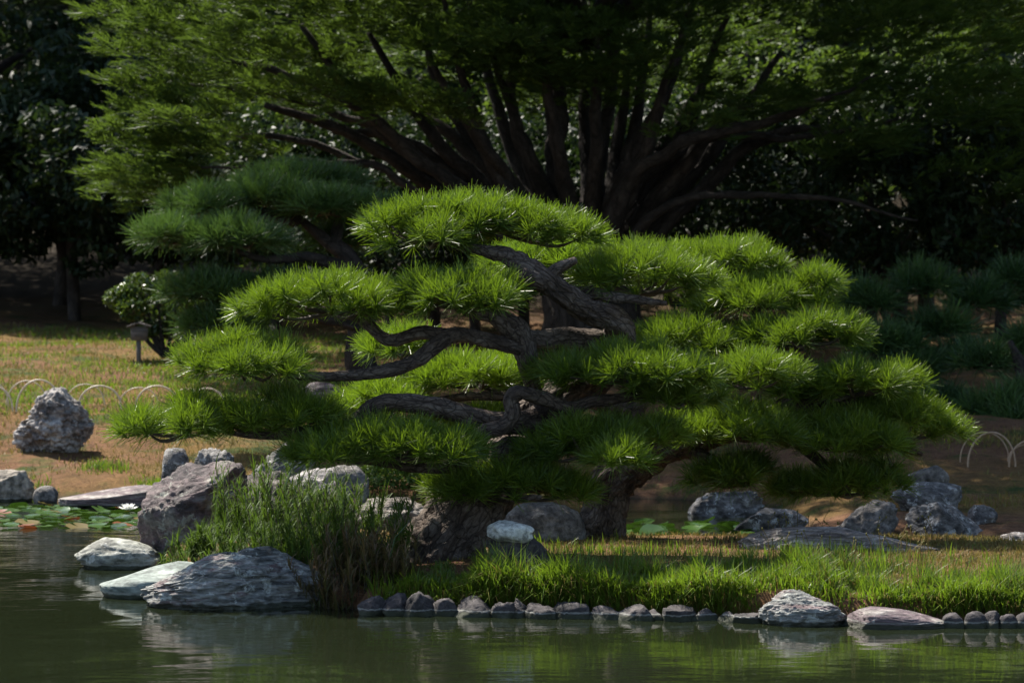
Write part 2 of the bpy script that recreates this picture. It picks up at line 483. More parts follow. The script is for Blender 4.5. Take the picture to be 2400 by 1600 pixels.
# ------------------------------------------------------------------ plant generators
def needles(pos, axis, m, L, w, spread=(12, 88), tintv=None, tvar=0.25):
    """tufts of single flat needles: pos, axis (n,3)"""
    n = len(pos)
    axis = norm(axis)
    ref = np.where(np.abs(axis[:, 2:3]) > 0.9, np.array([[1.0, 0, 0]]), np.array([[0, 0, 1.0]]))
    e1 = norm(np.cross(axis, ref)); e2 = np.cross(axis, e1)
    th = np.radians(spread[0] + (spread[1] - spread[0]) * rng.random((n, m)) ** 0.8)
    ph = rng.random((n, m)) * 2 * np.pi
    d = (np.cos(th)[..., None] * axis[:, None] + np.sin(th)[..., None] * (np.cos(ph)[..., None] * e1[:, None] + np.sin(ph)[..., None] * e2[:, None]))
    d = d + rng.normal(0, 0.08, d.shape)
    d[..., 2] += 0.10
    d = norm(d)
    ln = L * (0.72 + 0.42 * rng.random((n, m, 1)))
    base = pos[:, None] + axis[:, None] * (rng.random((n, m, 1)) - 0.65) * L * 0.45
    side = norm(np.cross(d, rng.normal(0, 1, d.shape)))
    hw = w * 0.5
    tip = base + d * ln
    tip[..., 2] -= 0.10 * ln[..., 0] * np.sin(th)
    q = np.stack([base - side * hw, base + side * hw, tip + side * hw * 0.45, tip - side * hw * 0.45], 2)
    V = q.reshape(-1, 3)
    Q = np.arange(len(V)).reshape(-1, 4)
    if tintv is None:
        tintv = rng.random(n)
    t = np.clip(tintv[:, None] + rng.normal(0, tvar, (n, m)), 0, 1)
    return V, Q, np.repeat(t.ravel(), 4)

def blades(pos, h, w, az, lean, tint):
    """grass blades: 2 segments, bent"""
    n = len(pos)
    dx = np.stack([np.cos(az), np.sin(az), np.zeros(n)], 1)
    sd = np.stack([-np.sin(az + 0.6), np.cos(az + 0.6), np.zeros(n)], 1)
    up = np.array([[0, 0, 1.0]])
    l1 = lean * 0.35
    mid = pos + (up * np.cos(l1)[:, None] + dx * np.sin(l1)[:, None]) * (h * 0.55)[:, None]
    tip = mid + (up * np.cos(lean)[:, None] + dx * np.sin(lean)[:, None]) * (h * 0.5)[:, None]
    hw = (w * 0.5)[:, None]
    V = np.stack([pos - sd * hw, pos + sd * hw, mid + sd * hw * 0.85, mid - sd * hw * 0.85, tip], 1).reshape(-1, 3)
    b = np.arange(n) * 5
    Q = np.stack([b, b + 1, b + 2, b + 3], 1)
    T = np.stack([b + 3, b + 2, b + 4], 1)
    return V, Q, T, np.repeat(tint, 5)

def leaves(pos, size, up_bias=0.5, asp=0.45, tint=None, cup=0.25):
    """diamond leaves folded on the midrib: 2 tris each side -> 2 quads"""
    n = len(pos)
    d = norm(rng.normal(0, 1, (n, 3)) + np.array([0, 0, 0.15]))
    nn = norm(rng.normal(0, 1, (n, 3)) + np.array([0, 0, up_bias * 2]))
    s = norm(np.cross(d, nn)); nn = np.cross(s, d)
    sz = size[:, None]
    a = pos - d * sz * 0.5
    b = pos + d * sz * 0.5
    c = pos + s * sz * asp * 0.5 + nn * sz * cup * 0.3
    e = pos - s * sz * asp * 0.5 + nn * sz * cup * 0.3
    V = np.stack([a, c, b, e], 1).reshape(-1, 3)
    k = np.arange(n) * 4
    T = np.concatenate([np.stack([k, k + 1, k + 2], 1), np.stack([k, k + 2, k + 3], 1)])
    if tint is None:
        tint = rng.random(n)
    return V, T, np.repeat(tint, 4)

def frond_template(seed, pairs=7):
    """a feathery conifer twig: a thin axis and short needle covered side shoots sweeping forward and up"""
    r2 = np.random.default_rng(seed)
    qs = []
    def strip(p, d, ln, w):
        p = np.array(p, float); d = np.array(d, float); d /= np.linalg.norm(d)
        s_ = np.cross(d, r2.normal(0, 1, 3)); s_ /= np.linalg.norm(s_)
        m_ = p + d * ln * 0.4; e = p + d * ln
        qs.append([p, m_ - s_ * w * .5, e, m_ + s_ * w * .5])
    strip((0, 0, 0), (1, 0, 0.05), 1.05, 0.05)
    for k in range(pairs):
        a_ = 0.05 + k * 0.88 / pairs
        for sg in (-1, 1):
            ln = 0.46 * (1 - a_) ** 0.7 + 0.10
            p0 = (a_ + r2.uniform(-.03, .03), 0, 0.05 * a_)
            dd = np.array([0.9, sg * r2.uniform(0.4, 0.75), r2.uniform(-0.05, 0.3)])
            strip(p0, dd, ln * r2.uniform(0.85, 1.3), 0.046)
            if ln > 0.3:
                q = np.array(p0) + dd / np.linalg.norm(dd) * ln * 0.45
                strip(q, dd + r2.normal(0, 0.5, 3), ln * 0.55, 0.038)
    return np.array(qs)
FTS = [frond_template(k) for k in range(5)]

def fronds(pos, dirv, up, size, tint):
    n = len(pos)
    dirv = norm(dirv)
    s = norm(np.cross(up, dirv)); up = np.cross(dirv, s)
    Vs, ts = [], []
    for g, T in enumerate(FTS):
        k = np.arange(n) % len(FTS) == g
        V = (pos[k, None, None] + size[k, None, None, None] * (T[None, :, :, 0:1] * dirv[k, None, None] + T[None, :, :, 1:2] * s[k, None, None] + T[None, :, :, 2:3] * up[k, None, None]))
        Vs.append(V.reshape(-1, 3)); ts.append(np.repeat(tint[k], T.shape[0] * 4))
    V = np.concatenate(Vs)
    return V, np.arange(len(V)).reshape(-1, 4), np.concatenate(ts)

def catmull(pts, sub=6):
    pts = np.asarray(pts, float)
    ext = np.vstack([2 * pts[0] - pts[1], pts, 2 * pts[-1] - pts[-2]])
    out = []
    for i in range(1, len(ext) - 2):
        p0, p1, p2, p3 = ext[i - 1:i + 3]
        for k in range(sub):
            t = k / sub
            out.append(0.5 * ((2 * p1) + (-p0 + p2) * t + (2 * p0 - 5 * p1 + 4 * p2 - p3) * t * t + (-p0 + 3 * p1 - 3 * p2 + p3) * t ** 3))
    out.append(ext[-2])
    return np.array(out)

def tube(pts, rad, sides=12, sub=6, amp=0.12, seed=0, wob=0.0, plates=0.0):
    pr = catmull(np.hstack([np.asarray(pts, float), np.asarray(rad, float)[:, None]]), sub)
    c, r = pr[:, :3].copy(), np.maximum(pr[:, 3], 0.002)
    if wob:
        c += np.stack([fbm(c * 3.0 + 5 * k, 2, seed + k) for k in range(3)], 1) * wob
    tg = norm(np.gradient(c, axis=0))
    s = np.concatenate([[0], np.cumsum(np.linalg.norm(np.diff(c, axis=0), axis=1))])
    nrm = np.cross(tg[0], [0.3, 0.9, 0.2]); nrm = nrm / np.linalg.norm(nrm)
    rings, vec = [], []
    ang = np.linspace(0, 2 * np.pi, sides, endpoint=False)
    for i in range(len(c)):
        nrm = nrm - tg[i] * np.dot(nrm, tg[i]); nrm /= np.linalg.norm(nrm)
        bn = np.cross(tg[i], nrm)
        ring = np.cos(ang)[:, None] * nrm + np.sin(ang)[:, None] * bn
        rings.append(c[i] + ring * r[i])
        vec.append(np.stack([np.cos(ang) * r[i], np.sin(ang) * r[i], np.full(sides, s[i] * 0.45)], 1) + seed * 0.37)
    V = np.concatenate(rings)
    cc = np.repeat(c, sides, 0); rr = np.repeat(r, sides)
    if amp:
        f = fbm(np.concatenate(vec) * np.array([1, 1, 0.7]) * (1.6 / max(r.max(), 0.03)), 3, seed + 3)
        V = cc + (V - cc) * (1 + amp * f * 1.8 + amp * 0.8 * fbm(np.concatenate(vec) * np.array([1, 1, 0.8]) * (6.5 / max(r.max(), 0.03)), 2, seed + 9))[:, None]
    if plates:
        q = np.concatenate(vec) * np.array([13, 13, 15.0])
        q = q + 0.5 * np.stack([fbm(q * 0.7 + 7 * k, 2, seed + 60 + k) for k in range(3)], 1)
        rg = np.abs(fbm(q, 3, seed + 70, 0.55)) * 3.0
        V = V + norm(V - cc) * (np.clip(rg, 0, 1) * plates - plates * 0.5)[:, None] * np.clip(rr / 0.16, 0.3, 1)[:, None]
    nr = len(c)
    i = np.arange(nr - 1)[:, None] * sides; j = np.arange(sides)[None]
    j2 = (j + 1) % sides
    Q = np.stack([i + j, i + j2, i + sides + j2, i + sides + j], 2).reshape(-1, 4)
    V = np.vstack([V, c[-1:] + tg[-1] * r[-1] * 0.4, c[:1] - tg[0] * r[0] * 0.2])
    e = len(V) - 2; b0 = (nr - 1) * sides
    jj = np.arange(sides)
    T = np.concatenate([np.stack([b0 + jj, b0 + (jj + 1) % sides, np.full(sides, e)], 1), np.stack([(jj + 1) % sides, jj, np.full(sides, e + 1)], 1)])
    vec = np.vstack([np.concatenate(vec), vec[-1][:1], vec[0][:1]])
    return V, Q, T, vec

class MB:
    """collect several pieces that belong to ONE part"""
    def __init__(s): s.v, s.q, s.t, s.ti, s.ve, s.n = [], [], [], [], [], 0
    def add(s, V, Q=None, T=None, tint=None, vec=None):
        if Q is not None and len(Q): s.q.append(np.asarray(Q) + s.n)
        if T is not None and len(T): s.t.append(np.asarray(T) + s.n)
        s.v.append(V); s.n += len(V)
        s.ti.append(np.zeros(len(V)) if tint is None else tint)
        s.ve.append(np.zeros((len(V), 3)) if vec is None else vec)
    def kw(s):
        return dict(verts=np.concatenate(s.v), quads=np.concatenate(s.q) if s.q else None, tris=np.concatenate(s.t) if s.t else None,
                    tint=np.concatenate(s.ti), vec=np.concatenate(s.ve))

def box_v(c, h):
    c = np.array(c, float); h = np.array(h, float)
    s = np.array([[-1, -1, -1], [1, -1, -1], [1, 1, -1], [-1, 1, -1], [-1, -1, 1], [1, -1, 1], [1, 1, 1], [-1, 1, 1]], float)
    Q = np.array([[0, 3, 2, 1], [4, 5, 6, 7], [0, 1, 5, 4], [1, 2, 6, 5], [2, 3, 7, 6], [3, 0, 4, 7]])
    return c + s * h, Q

# ------------------------------------------------------------------ rocks
ICO = {}
def ico(sub):
    if sub not in ICO:
        bm = bmesh.new()
        bmesh.ops.create_icosphere(bm, subdivisions=sub, radius=1)
        bm.verts.ensure_lookup_table()
        v = np.array([x.co[:] for x in bm.verts]); f = np.array([[q.index for q in p.verts] for p in bm.faces])
        bm.free(); ICO[sub] = (v, f)
    return ICO[sub]

def rock_shape(center, half, seed, rough=0.16, facets=7, strata=0.0, sdir=(0.3, 0.2, 1), sub=5, rz=0.0, ry=0.0, square=0.85, fd=(0.62, 0.95), freq=1.0, profile=None, fine=0.2):
    v, f = ico(sub)
    r2 = np.random.default_rng(seed)
    v = np.sign(v) * np.abs(v) ** square
    for k in range(facets):
        n = r2.normal(0, 1, 3); n[2] *= 0.8; n /= np.linalg.norm(n)
        d = r2.uniform(*fd)
        s = v @ n
        v = v - np.maximum(0, s - d)[:, None] * n * 0.92
    o = r2.uniform(-50, 50, 3)
    rad = norm(v)
    a = fbm(v * 1.3 * freq + o, 3, seed)
    b = 1 - np.abs(fbm(v * 3.1 * freq + o, 4, seed + 11)) * 2.2
    c = fbm(v * 9 * freq + o, 3, seed + 23)
    w2 = v + 0.18 * np.stack([fbm(v * 2.2 * freq + o + 9 * q, 2, seed + 40 + q) for q in range(3)], 1)
    e = 1 - np.abs(fbm(w2 * 6.5 * freq + o, 4, seed + 51, 0.6)) * 2.4
    g = fbm(v * 24 * freq + o, 2, seed + 61)
    v = v + rad * (rough * (a * 1.1 + (b - 0.5) * 0.5 + c * 0.22 + (e - 0.5) * fine + g * 0.06))[:, None]
    if strata:
        sd = np.array(sdir, float); sd /= np.linalg.norm(sd)
        t = (v @ sd) * 5.2 + fbm(v * 1.6 + o, 3, seed + 31) * 2.2
        rdg = np.abs((t % 1) - 0.35) * 2
        v = v + rad * ((0.5 - rdg) * strata)[:, None]
    if profile is not None:    # height scale along x, given as (xs, zs)
        k = np.interp(v[:, 0], profile[0], profile[1])
        v[:, 2] = np.where(v[:, 2] > 0, v[:, 2] * k, v[:, 2])
    v[:, 0] = (v[:, 0] - (v[:, 0].max() + v[:, 0].min()) / 2) / ((v[:, 0].max() - v[:, 0].min()) / 2)
    v[:, 1] = (v[:, 1] - (v[:, 1].max() + v[:, 1].min()) / 2) / ((v[:, 1].max() - v[:, 1].min()) / 2)
    v[:, 2] = (v[:, 2] - (v[:, 2].max() + v[:, 2].min()) / 2) / ((v[:, 2].max() - v[:, 2].min()) / 2)
    v = v * np.array(half)
    cy, sy = math.cos(ry), math.sin(ry)
    x, z = v[:, 0] * cy + v[:, 2] * sy, -v[:, 0] * sy + v[:, 2] * cy
    cz, sz = math.cos(rz), math.sin(rz)
    v = np.stack([x * cz - v[:, 1] * sz, x * sz + v[:, 1] * cz, z], 1)
    return v + np.array(center), f

def ground_D(px, py, lo=17.0, hi=45.0):
    """distance at which the ground (or the water) is seen on row py in column px"""
    Ds = np.linspace(lo, hi, 1200)
    z = np.maximum(H((px - 1200) / F * Ds, Ds), 0.0)
    row = 700 + (EYE - z) / Ds * F
    k = np.where(row <= py)[0]
    return float(Ds[k[0]]) if len(k) else hi

def rock(name, label, cat, x0, x1, y0, y1, D, mat, depth=0.8, sink=0.25, group=None, **kw):
    """stone whose outline covers columns x0..x1 and rows y0..y1 of the photograph when it stands D metres away"""
    if D is None:
        D = ground_D((x0 + x1) / 2, y1, 18.9 if x0 > 1500 else 19.2)
    a = P(x0, y0, D); b = P(x1, y1, D)
    hx = (b[0] - a[0]) / 2; hz = (a[2] - b[2]) / 2
    dz = hz * sink
    c = np.array([(a[0] + b[0]) / 2, D + hx * depth * 0.5, (a[2] + b[2]) / 2 - dz])
    v, f = rock_shape(c, (hx, hx * depth, hz + dz), **kw)
    return solo(name, (c[0], c[1], b[2] - dz), v, label, cat, tris=f, mat=mat, smooth=True, group=group)

# left foreground shore
rock("boulder", "grey blue streaked boulder lying half in water in front of the reeds", "boulder", 322, 768, 1292, 1436, 14.55, M['r_blue'], 0.62, 0.35, seed=3, rough=0.17, facets=8, fine=0.12, strata=0.02, sdir=(-0.45, 0.25, 0.85), sub=7, profile=([-1, -0.7, -0.3, 0.2, 0.5, 1], [0.25, 0.5, 0.8, 1.08, 1.0, 0.75]))
rock("slab", "smooth pale green slab sloping into the water beside the streaked boulder", "stone slab", 225, 500, 1325, 1400, 15.0, M['r_slab'], 0.7, 0.4, seed=14, rough=0.05, facets=4, sub=5, ry=0.0, profile=([-1, -0.6, 0.3, 1], [0.1, 0.35, 1.0, 1.15]))
rock("boulder", "pale rounded boulder at the water edge left of the big purple boulder", "boulder", 168, 375, 1262, 1338, 16.6, M['r_pale'], 0.7, 0.35, seed=8, rough=0.12, facets=5, sub=5, profile=([-1, -0.3, 0.1, 1], [0.6, 1.1, 1.0, 0.85]))
rock("boulder", "big upright purple boulder with pale lichen standing behind the reeds", "boulder", 318, 575, 1083, 1345, 16.75, M['r_purple'], 0.8, 0.15, seed=41, rough=0.12, facets=9, strata=0.02, sdir=(0.7, 0.1, 0.6), sub=6, square=0.66, fine=0.26)
rock("boulder", "lichened purple boulder top showing between the reeds right of the biggest one", "boulder", 520, 735, 1105, 1330, 17.2, M['r_purple'], 0.7, 0.15, seed=22, rough=0.15, facets=8, strata=0.03, sub=5)
rock("stone", "narrow grey stone standing upright behind the big purple boulder", "stone", 375, 440, 1050, 1140, 18.0, M['r_bank'], 0.9, 0.9, seed=5, rough=0.16, facets=6, sub=4)
rock("boulder", "pale sunlit rock with dark hollow under the low left needle pad", "boulder", 440, 560, 1050, 1200, 18.2, M['r_bank'], 0.8, 0.5, seed=51, rough=0.18, facets=12, fd=(0.5, 0.9), square=0.72, sub=5)
rock("boulder", "tall grey rock behind the reeds topped by the low left needle pad", "boulder", 560, 740, 1035, 1210, 18.5, M['r_bank'], 0.7, 0.4, seed=33, rough=0.2, facets=12, fd=(0.5, 0.9), square=0.72, sub=5)
rock("boulder", "light grey slanting rock right of the reeds under the low needle pad", "boulder", 640, 790, 1085, 1220, 17.9, M['r_crag'], 0.7, 0.4, seed=36, rough=0.18, facets=12, fd=(0.5, 0.9), square=0.72, sub=5, ry=0.25)
rock("stone", "shaded bluish rock behind the reeds beside the clipped bush", "stone", 745, 865, 1090, 1170, 20.0, M['r_grey'], 0.8, 0.8, seed=37, rough=0.15, facets=6, sub=4)
rock("boulder", "long furrowed grey brown rock behind the leaning pine trunk", "boulder", 815, 1010, 1165, 1265, 17.3, M['r_log'], 0.6, 0.4, seed=39, rough=0.16, facets=7, strata=0.05, sub=5)
rock("boulder", "broad smooth grey boulder in shade between the two pine trunks", "boulder", 1160, 1375, 1178, 1290, 16.7, M['r_grey'], 0.7, 0.25, seed=61, rough=0.09, facets=5, sub=5)
# white-capped stone: a pale cap lying on a dark umber body, one rock
a = P(1115, 1215, 15.15); b = P(1300, 1332, 15.15)
wr = thing("boulder", ((a[0] + b[0]) / 2, 14.9, b[2] - 0.02), "dark umber rock with smooth white top beside the leaning pine trunk", "boulder")
v, f = rock_shape(P(1212, 1298, 14.9), (0.185, 0.15, 0.14), seed=71, rough=0.13, facets=9, sub=5, ry=0.35, fd=(0.55, 0.85))
part("body", wr, v, tris=f, mat=M['r_umber'], smooth=True)
v, f = rock_shape(P(1196, 1245, 14.85), (0.13, 0.14, 0.06), seed=74, rough=0.12, facets=4, sub=4, ry=0.05)
part("cap", wr, v, tris=f, mat=M['r_white'], smooth=True, label="smooth white cap of the dark rock")
rock("stone", "small tan stone leaning under the white topped rock", "stone", 1135, 1185, 1296, 1352, 14.8, M['r_tan'], 0.8, 0.3, seed=77, rough=0.1, facets=5, sub=4)
rock("stone", "long low brown grey stone lying like a log on the dry turf", "stone", 1733, 2215, 1236, 1312, 15.9, M['r_log'], 0.33, 0.25, seed=81, rough=0.10, facets=5, strata=0.02, sdir=(0.1, 0.9, 0.5), sub=6, profile=([-1, -0.7, 0.0, 0.5, 1], [1.0, 1.05, 0.9, 0.85, 0.3]))
rock("stone", "pale stone at the right edge of the island turf", "stone", 2345, 2470, 1247, 1285, 16.9, M['r_crag'], 0.7, 0.4, seed=83, rough=0.16, facets=6, sub=4)
# right waterline
rock("boulder", "rough grey green rock at the waterline left of the purple slab", "boulder", 1780, 1990, 1385, 1478, 13.72, M['r_blue'], 0.6, 0.3, seed=91, rough=0.17, facets=8, strata=0.025, sdir=(0.5, 0.2, 0.8), sub=6, ry=0.0, profile=([-1, -0.5, 0.2, 1], [0.95, 1.1, 0.72, 0.5]))
rock("slab", "flat purple slab with white streaks at the right waterline", "stone slab", 1980, 2225, 1425, 1482, 13.62, M['r_slabp'], 0.6, 0.3, seed=94, rough=0.07, facets=5, strata=0.03, sdir=(0.05, 0.1, 1), sub=5, profile=([-1, -0.4, 0.4, 1], [0.9, 1.1, 0.75, 0.35]))
# far left bank
rock("boulder", "craggy pitted grey boulder on the sunny left bank beside the bamboo hoops", "boulder", 20, 218, 906, 1062, None, M['r_crag'], 0.75, 0.18, seed=105, rough=0.30, facets=7, strata=0.04, sdir=(0.2, 0.3, 0.9), sub=6, freq=1.1, square=1.0, profile=([-1, -0.7, -0.2, 0.15, 0.6, 1], [0.6, 0.9, 1.1, 1.08, 0.85, 0.5]))
rock("boulder", "smooth tan boulder at the far left shore with a darker notch", "boulder", -60, 80, 1100, 1175, None, M['r_tan'], 0.7, 0.3, seed=104, rough=0.14, facets=5, sub=5)
rock("slab", "low purple brown slab along the far left shoreline", "stone slab", 130, 420, 1138, 1190, None, M['r_slabp'], 0.4, 0.35, seed=107, rough=0.06, facets=4, sub=5, profile=([-1, -0.5, 0.4, 1], [0.1, 0.5, 1.0, 1.1]))
rock("stone", "dark round stone low on the far left shore between boulder and slab", "stone", 75, 135, 1138, 1178, None, M['r_grey'], 0.8, 0.4, seed=109, rough=0.1, facets=4, sub=4)
rock("stone", "flat purple stone on the bank under the middle pine", "stone", 705, 800, 895, 940, None, M['r_slabp'], 0.6, 0.5, seed=111, rough=0.07, facets=5, sub=4)
rock("stone", "grey hump of rock under the rear left pine", "stone", 555, 650, 750, 815, None, M['r_grey'], 0.7, 0.6, seed=113, rough=0.12, facets=6, sub=4)
# far right bank in shade
rock("boulder", "upper pale rock of the shaded right bank left of the log like stone", "boulder", 1615, 1800, 1148, 1210, None, M['r_bank'], 0.6, 0.5, seed=121, rough=0.15, facets=13, fd=(0.45, 0.9), square=0.7, sub=5)
rock("boulder", "lower flat pale rock of the shaded right bank above the log like stone", "boulder", 1715, 1900, 1190, 1245, None, M['r_bank'], 0.5, 0.5, seed=124, rough=0.12, facets=13, fd=(0.45, 0.9), square=0.7, sub=5, ry=0.08)
rock("boulder", "dark bluish rock of the right bank below the lowest right needle pad", "boulder", 1955, 2110, 1172, 1265, None, M['r_grey'], 0.6, 0.4, seed=127, rough=0.17, facets=13, fd=(0.45, 0.9), square=0.7, sub=5)
rock("boulder", "largest pale rock of the shaded right bank under the right bamboo hoops", "boulder", 2090, 2265, 1130, 1200, None, M['r_bank'], 0.6, 0.5, seed=130, rough=0.16, facets=13, fd=(0.45, 0.9), square=0.7, strata=0.03, sub=5)
rock("boulder", "slanting split rock at the foot of the shaded right bank", "boulder", 2125, 2320, 1185, 1270, None, M['r_bank'], 0.5, 0.4, seed=133, rough=0.16, facets=13, fd=(0.45, 0.9), square=0.7, strata=0.05, sub=5, ry=0.3)
rock("stone", "small pale stone on the right bank rightmost of the rocks", "stone", 2270, 2340, 1183, 1225, None, M['r_bank'], 0.7, 0.5, seed=136, rough=0.15, facets=13, fd=(0.45, 0.9), square=0.7, sub=4)
rock("stone", "flat bluish stone high on the shaded right bank below the hoops", "stone", 2130, 2225, 1085, 1140, None, M['r_grey'], 0.7, 0.4, seed=139, rough=0.1, facets=13, fd=(0.45, 0.9), square=0.7, sub=4, ry=0.5)

# edging stones along the front shore
ORD = ["first", "second", "third", "fourth", "fifth", "sixth", "seventh", "eighth", "ninth", "tenth", "eleventh", "twelfth", "thirteenth", "fourteenth", "fifteenth", "sixteenth", "seventeenth", "eighteenth"]
edge = [(850, 895, 1400), (897, 955, 1397), (958, 1018, 1400), (1018, 1062, 1408), (1072, 1158, 1410), (1162, 1202, 1415), (1200, 1234, 1414), (1240, 1301, 1421), (1302, 1378, 1420),
        (1384, 1447, 1424), (1452, 1522, 1430), (1524, 1562, 1430), (1560, 1622, 1427), (1624, 1680, 1438), (1680, 1732, 1440), (1730, 1800, 1443), (1796, 1830, 1440)]
for i, (x0, x1, y0) in enumerate(edge):
    D = 14.19 - i * 0.022
    look = ["dark rounded", "purplish rounded", "low blocky", "pale capped rounded"][(i * 7 + 1) % 4]
    size = "broad" if x1 - x0 > 65 else ("narrow" if x1 - x0 < 45 else "middling")
    rock("edging_stone", f"{size} wet edging stone at the waterline, {ORD[i]} right of the withered reddish clump", "edging stone",
         x0 - 12, x1 + 12, y0 - 2 - (i * 5) % 11, y0 + 56, D + (i * 3 % 5 - 2) * 0.012, M['r_edge'], 0.9, 0.4, group="edging stones along the front shore", seed=200 + i * 3, rough=0.18, facets=8, sub=4, square=0.72, ry=((i * 7) % 5 - 2) * 0.09, fd=(0.5, 0.9))
edge2 = [(2212, 2262, 1440), (2264, 2312, 1436), (2310, 2350, 1436), (2348, 2386, 1442), (2384, 2440, 1440)]
for i, (x0, x1, y0) in enumerate(edge2):
    rock("edging_stone", f"dark upright edging stone at the right shore, {ORD[i]} counting from the purple slab", "edging stone",
         x0 - 5, x1 + 5, y0 - 4, y0 + 54, 13.62, M['r_edge'], 0.9, 0.35, group="edging stones right of the purple slab", seed=300 + i * 3, rough=0.11, facets=6, sub=4, square=0.8)

# ------------------------------------------------------------------ pines
S = 2400 / 2352.0
def pad_points(x0, x1, y0, y1, D, dens=1.0, depth=0.75, L=0.14):
    """mounds and tufts of a clipped needle pad whose outline covers the given photo box at distance D"""
    y1 = y0 + (y1 - y0) * 0.88
    x0, x1, y0, y1 = x0 * S, x1 * S, y0 * S, y1 * S
    a = P(x0, y0, D); b = P(x1, y1, D)
    rx = max((b[0] - a[0]) / 2 - L * 0.45, 0.06)
    ht = a[2] - b[2]
    ry = np.clip(rx * depth, 0.14, 0.55)
    zc = b[2] + ht * 0.40
    hz = max(ht * 0.60 - L * 0.55, 0.03)
    c = np.array([(a[0] + b[0]) / 2, D, zc])
    pos, ax, mound = [], [], []
    sp = 0.20
    mc = []
    tries = 0
    target = max(2, int(2.6 * rx * ry * math.pi / (sp * sp * 3.1) * 1.6))
    while len(mc) < target and tries < 900:
        tries += 1
        p = rng.uniform(-1, 1, 2)
        r = np.hypot(*p)
        if r > 1: continue
        q = np.array([p[0] * rx, p[1] * ry])
        if all(np.hypot(*(q - m[:2])) > sp * 0.85 for m in mc):
            z = hz * (1 - r * r) ** 0.6 * rng.uniform(0.72, 1.0) - 0.03 * r
            mc.append(np.array([q[0], q[1], z]))
    for m in mc:
        rm = rng.uniform(0.12, 0.165)
        out = np.array([m[0] / (rx + 1e-6), m[1] / (ry + 1e-6), 0])
        nt = int(rng.integers(13, 18) * dens)
        lean = rng.normal(0, 0.12, 3); mt = rng.normal(0, 0.13)
        for k in range(nt):
            rr = math.sqrt((k + 0.5) / nt); an = k * 2.39996 + rng.uniform(0, 0.7)
            l = np.array([math.cos(an) * rr, math.sin(an) * rr, 0])
            pos.append(c + m + l * rm + np.array([0, 0, 0.085 * (1 - rr * rr) - 0.035]))
            ax.append(np.array([0, 0, 1.0]) + l * 1.0 + out * 0.55 + lean)
            mound.append(mt)
    # ragged lower rim, tufts pointing out and a little down
    nr = int(11 * (rx + ry) * dens) + 3
    for k in range(nr):
        an = rng.uniform(0, 2 * math.pi); rr = rng.uniform(0.72, 1.0)
        l = np.array([math.cos(an), math.sin(an), 0])
        pos.append(c + np.array([l[0] * rx * rr, l[1] * ry * rr, -0.01 - rng.uniform(0, 0.05)]))
        ax.append(l + np.array([0, 0, rng.uniform(0.15, 0.8)]))
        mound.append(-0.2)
    return c, rx, ry, np.array(pos), np.array(ax), np.array(mound), mc

def build_pad(tree, box, D, mat, dens=1.0, m=66, L=0.12, w=0.0042, depth=0.75, tone=0.5, twigs=True):
    c, rx, ry, pos, ax, md, mc = pad_points(*box, D, dens, depth, L)
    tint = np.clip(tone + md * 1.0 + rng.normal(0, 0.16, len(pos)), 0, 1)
    V, Q, t = needles(pos, ax, m, L, w, (8, 78), tintv=tint, tvar=0.22)
    part("needle_pad", tree, V, quads=Q, mat=mat, tint=t)
    if twigs:
        mb = MB()
        root = c + np.array([0, 0.03, -0.05])
        for k, q in enumerate(mc):
            e = c + q + np.array([0, 0, -0.02])
            md_ = (root + e) / 2 + np.array([0, 0, -0.025]) + rng.normal(0, 0.015, 3)
            mb.add(*[x for x in tube([root, md_, e], [0.014, 0.010, 0.005], 6, 3, 0.05, k)[:3]])
        kw = mb.kw()
        part("twigs", tree, kw['verts'], kw['quads'], kw['tris'], mat=M['twig'], smooth=True, kind='stuff')
    return c

def limb(tree, pts, rad, name="branch", sides=14, sub=7, amp=0.14, seed=0, mat=None, wob=0.02, plates=0.006):
    rad = np.interp(np.linspace(0, 1, len(pts)), np.linspace(0, 1, len(rad)), rad)
    V, Q, T, vec = tube([P(*p) for p in pts], rad, sides, sub, amp, seed, wob, plates)
    return part(name, tree, V, Q, T, mat or M['bark'], True, None, vec)

pine = thing("black_pine", P(1030, 1322, 15.6), "front black pine with thick leaning trunk and tiered needle pads by the water", "pine tree")
limb(pine, [(960, 1375, 15.35), (1015, 1310, 15.4), (1058, 1250, 15.45), (1105, 1185, 15.5), (1160, 1110, 15.55), (1215, 1040, 15.65), (1258, 990, 15.7), (1310, 950, 15.8), (1370, 900, 15.9), (1420, 850, 15.95), (1444, 800, 15.95), (1455, 772, 15.75), (1430, 746, 15.6), (1372, 730, 15.5), (1320, 692, 15.42), (1278, 655, 15.4), (1240, 625, 15.42), (1195, 600, 15.45), (1140, 588, 15.5), (1050, 575, 15.55)],
     [0.24, 0.205, 0.195, 0.19, 0.175, 0.15, 0.14, 0.125, 0.11, 0.10, 0.094, 0.085, 0.072, 0.068, 0.062, 0.06, 0.05, 0.042, 0.034, 0.02], "trunk", 56, 22, 0.17, 1, plates=0.034)
limb(pine, [(1268, 985, 15.6), (1258, 930, 15.55), (1242, 870, 15.5), (1232, 820, 15.5), (1205, 775, 15.5), (1160, 742, 15.45), (1090, 728, 15.4)], [0.07, 0.045, 0.05, 0.075, 0.085, 0.05, 0.025], seed=3)
limb(pine, [(1215, 800, 15.55), (1270, 795, 15.65), (1330, 790, 15.75), (1400, 800, 15.85)], [0.05, 0.055, 0.06, 0.07], seed=4)
limb(pine, [(1225, 815, 15.5), (1180, 806, 15.45), (1110, 787, 15.4), (1062, 782, 15.35), (1022, 806, 15.3), (965, 850, 15.25), (895, 872, 15.2), (800, 883, 15.15), (690, 880, 15.1), (600, 862, 15.1)], [0.05, 0.042, 0.042, 0.045, 0.045, 0.042, 0.036, 0.028, 0.024, 0.014], seed=5)
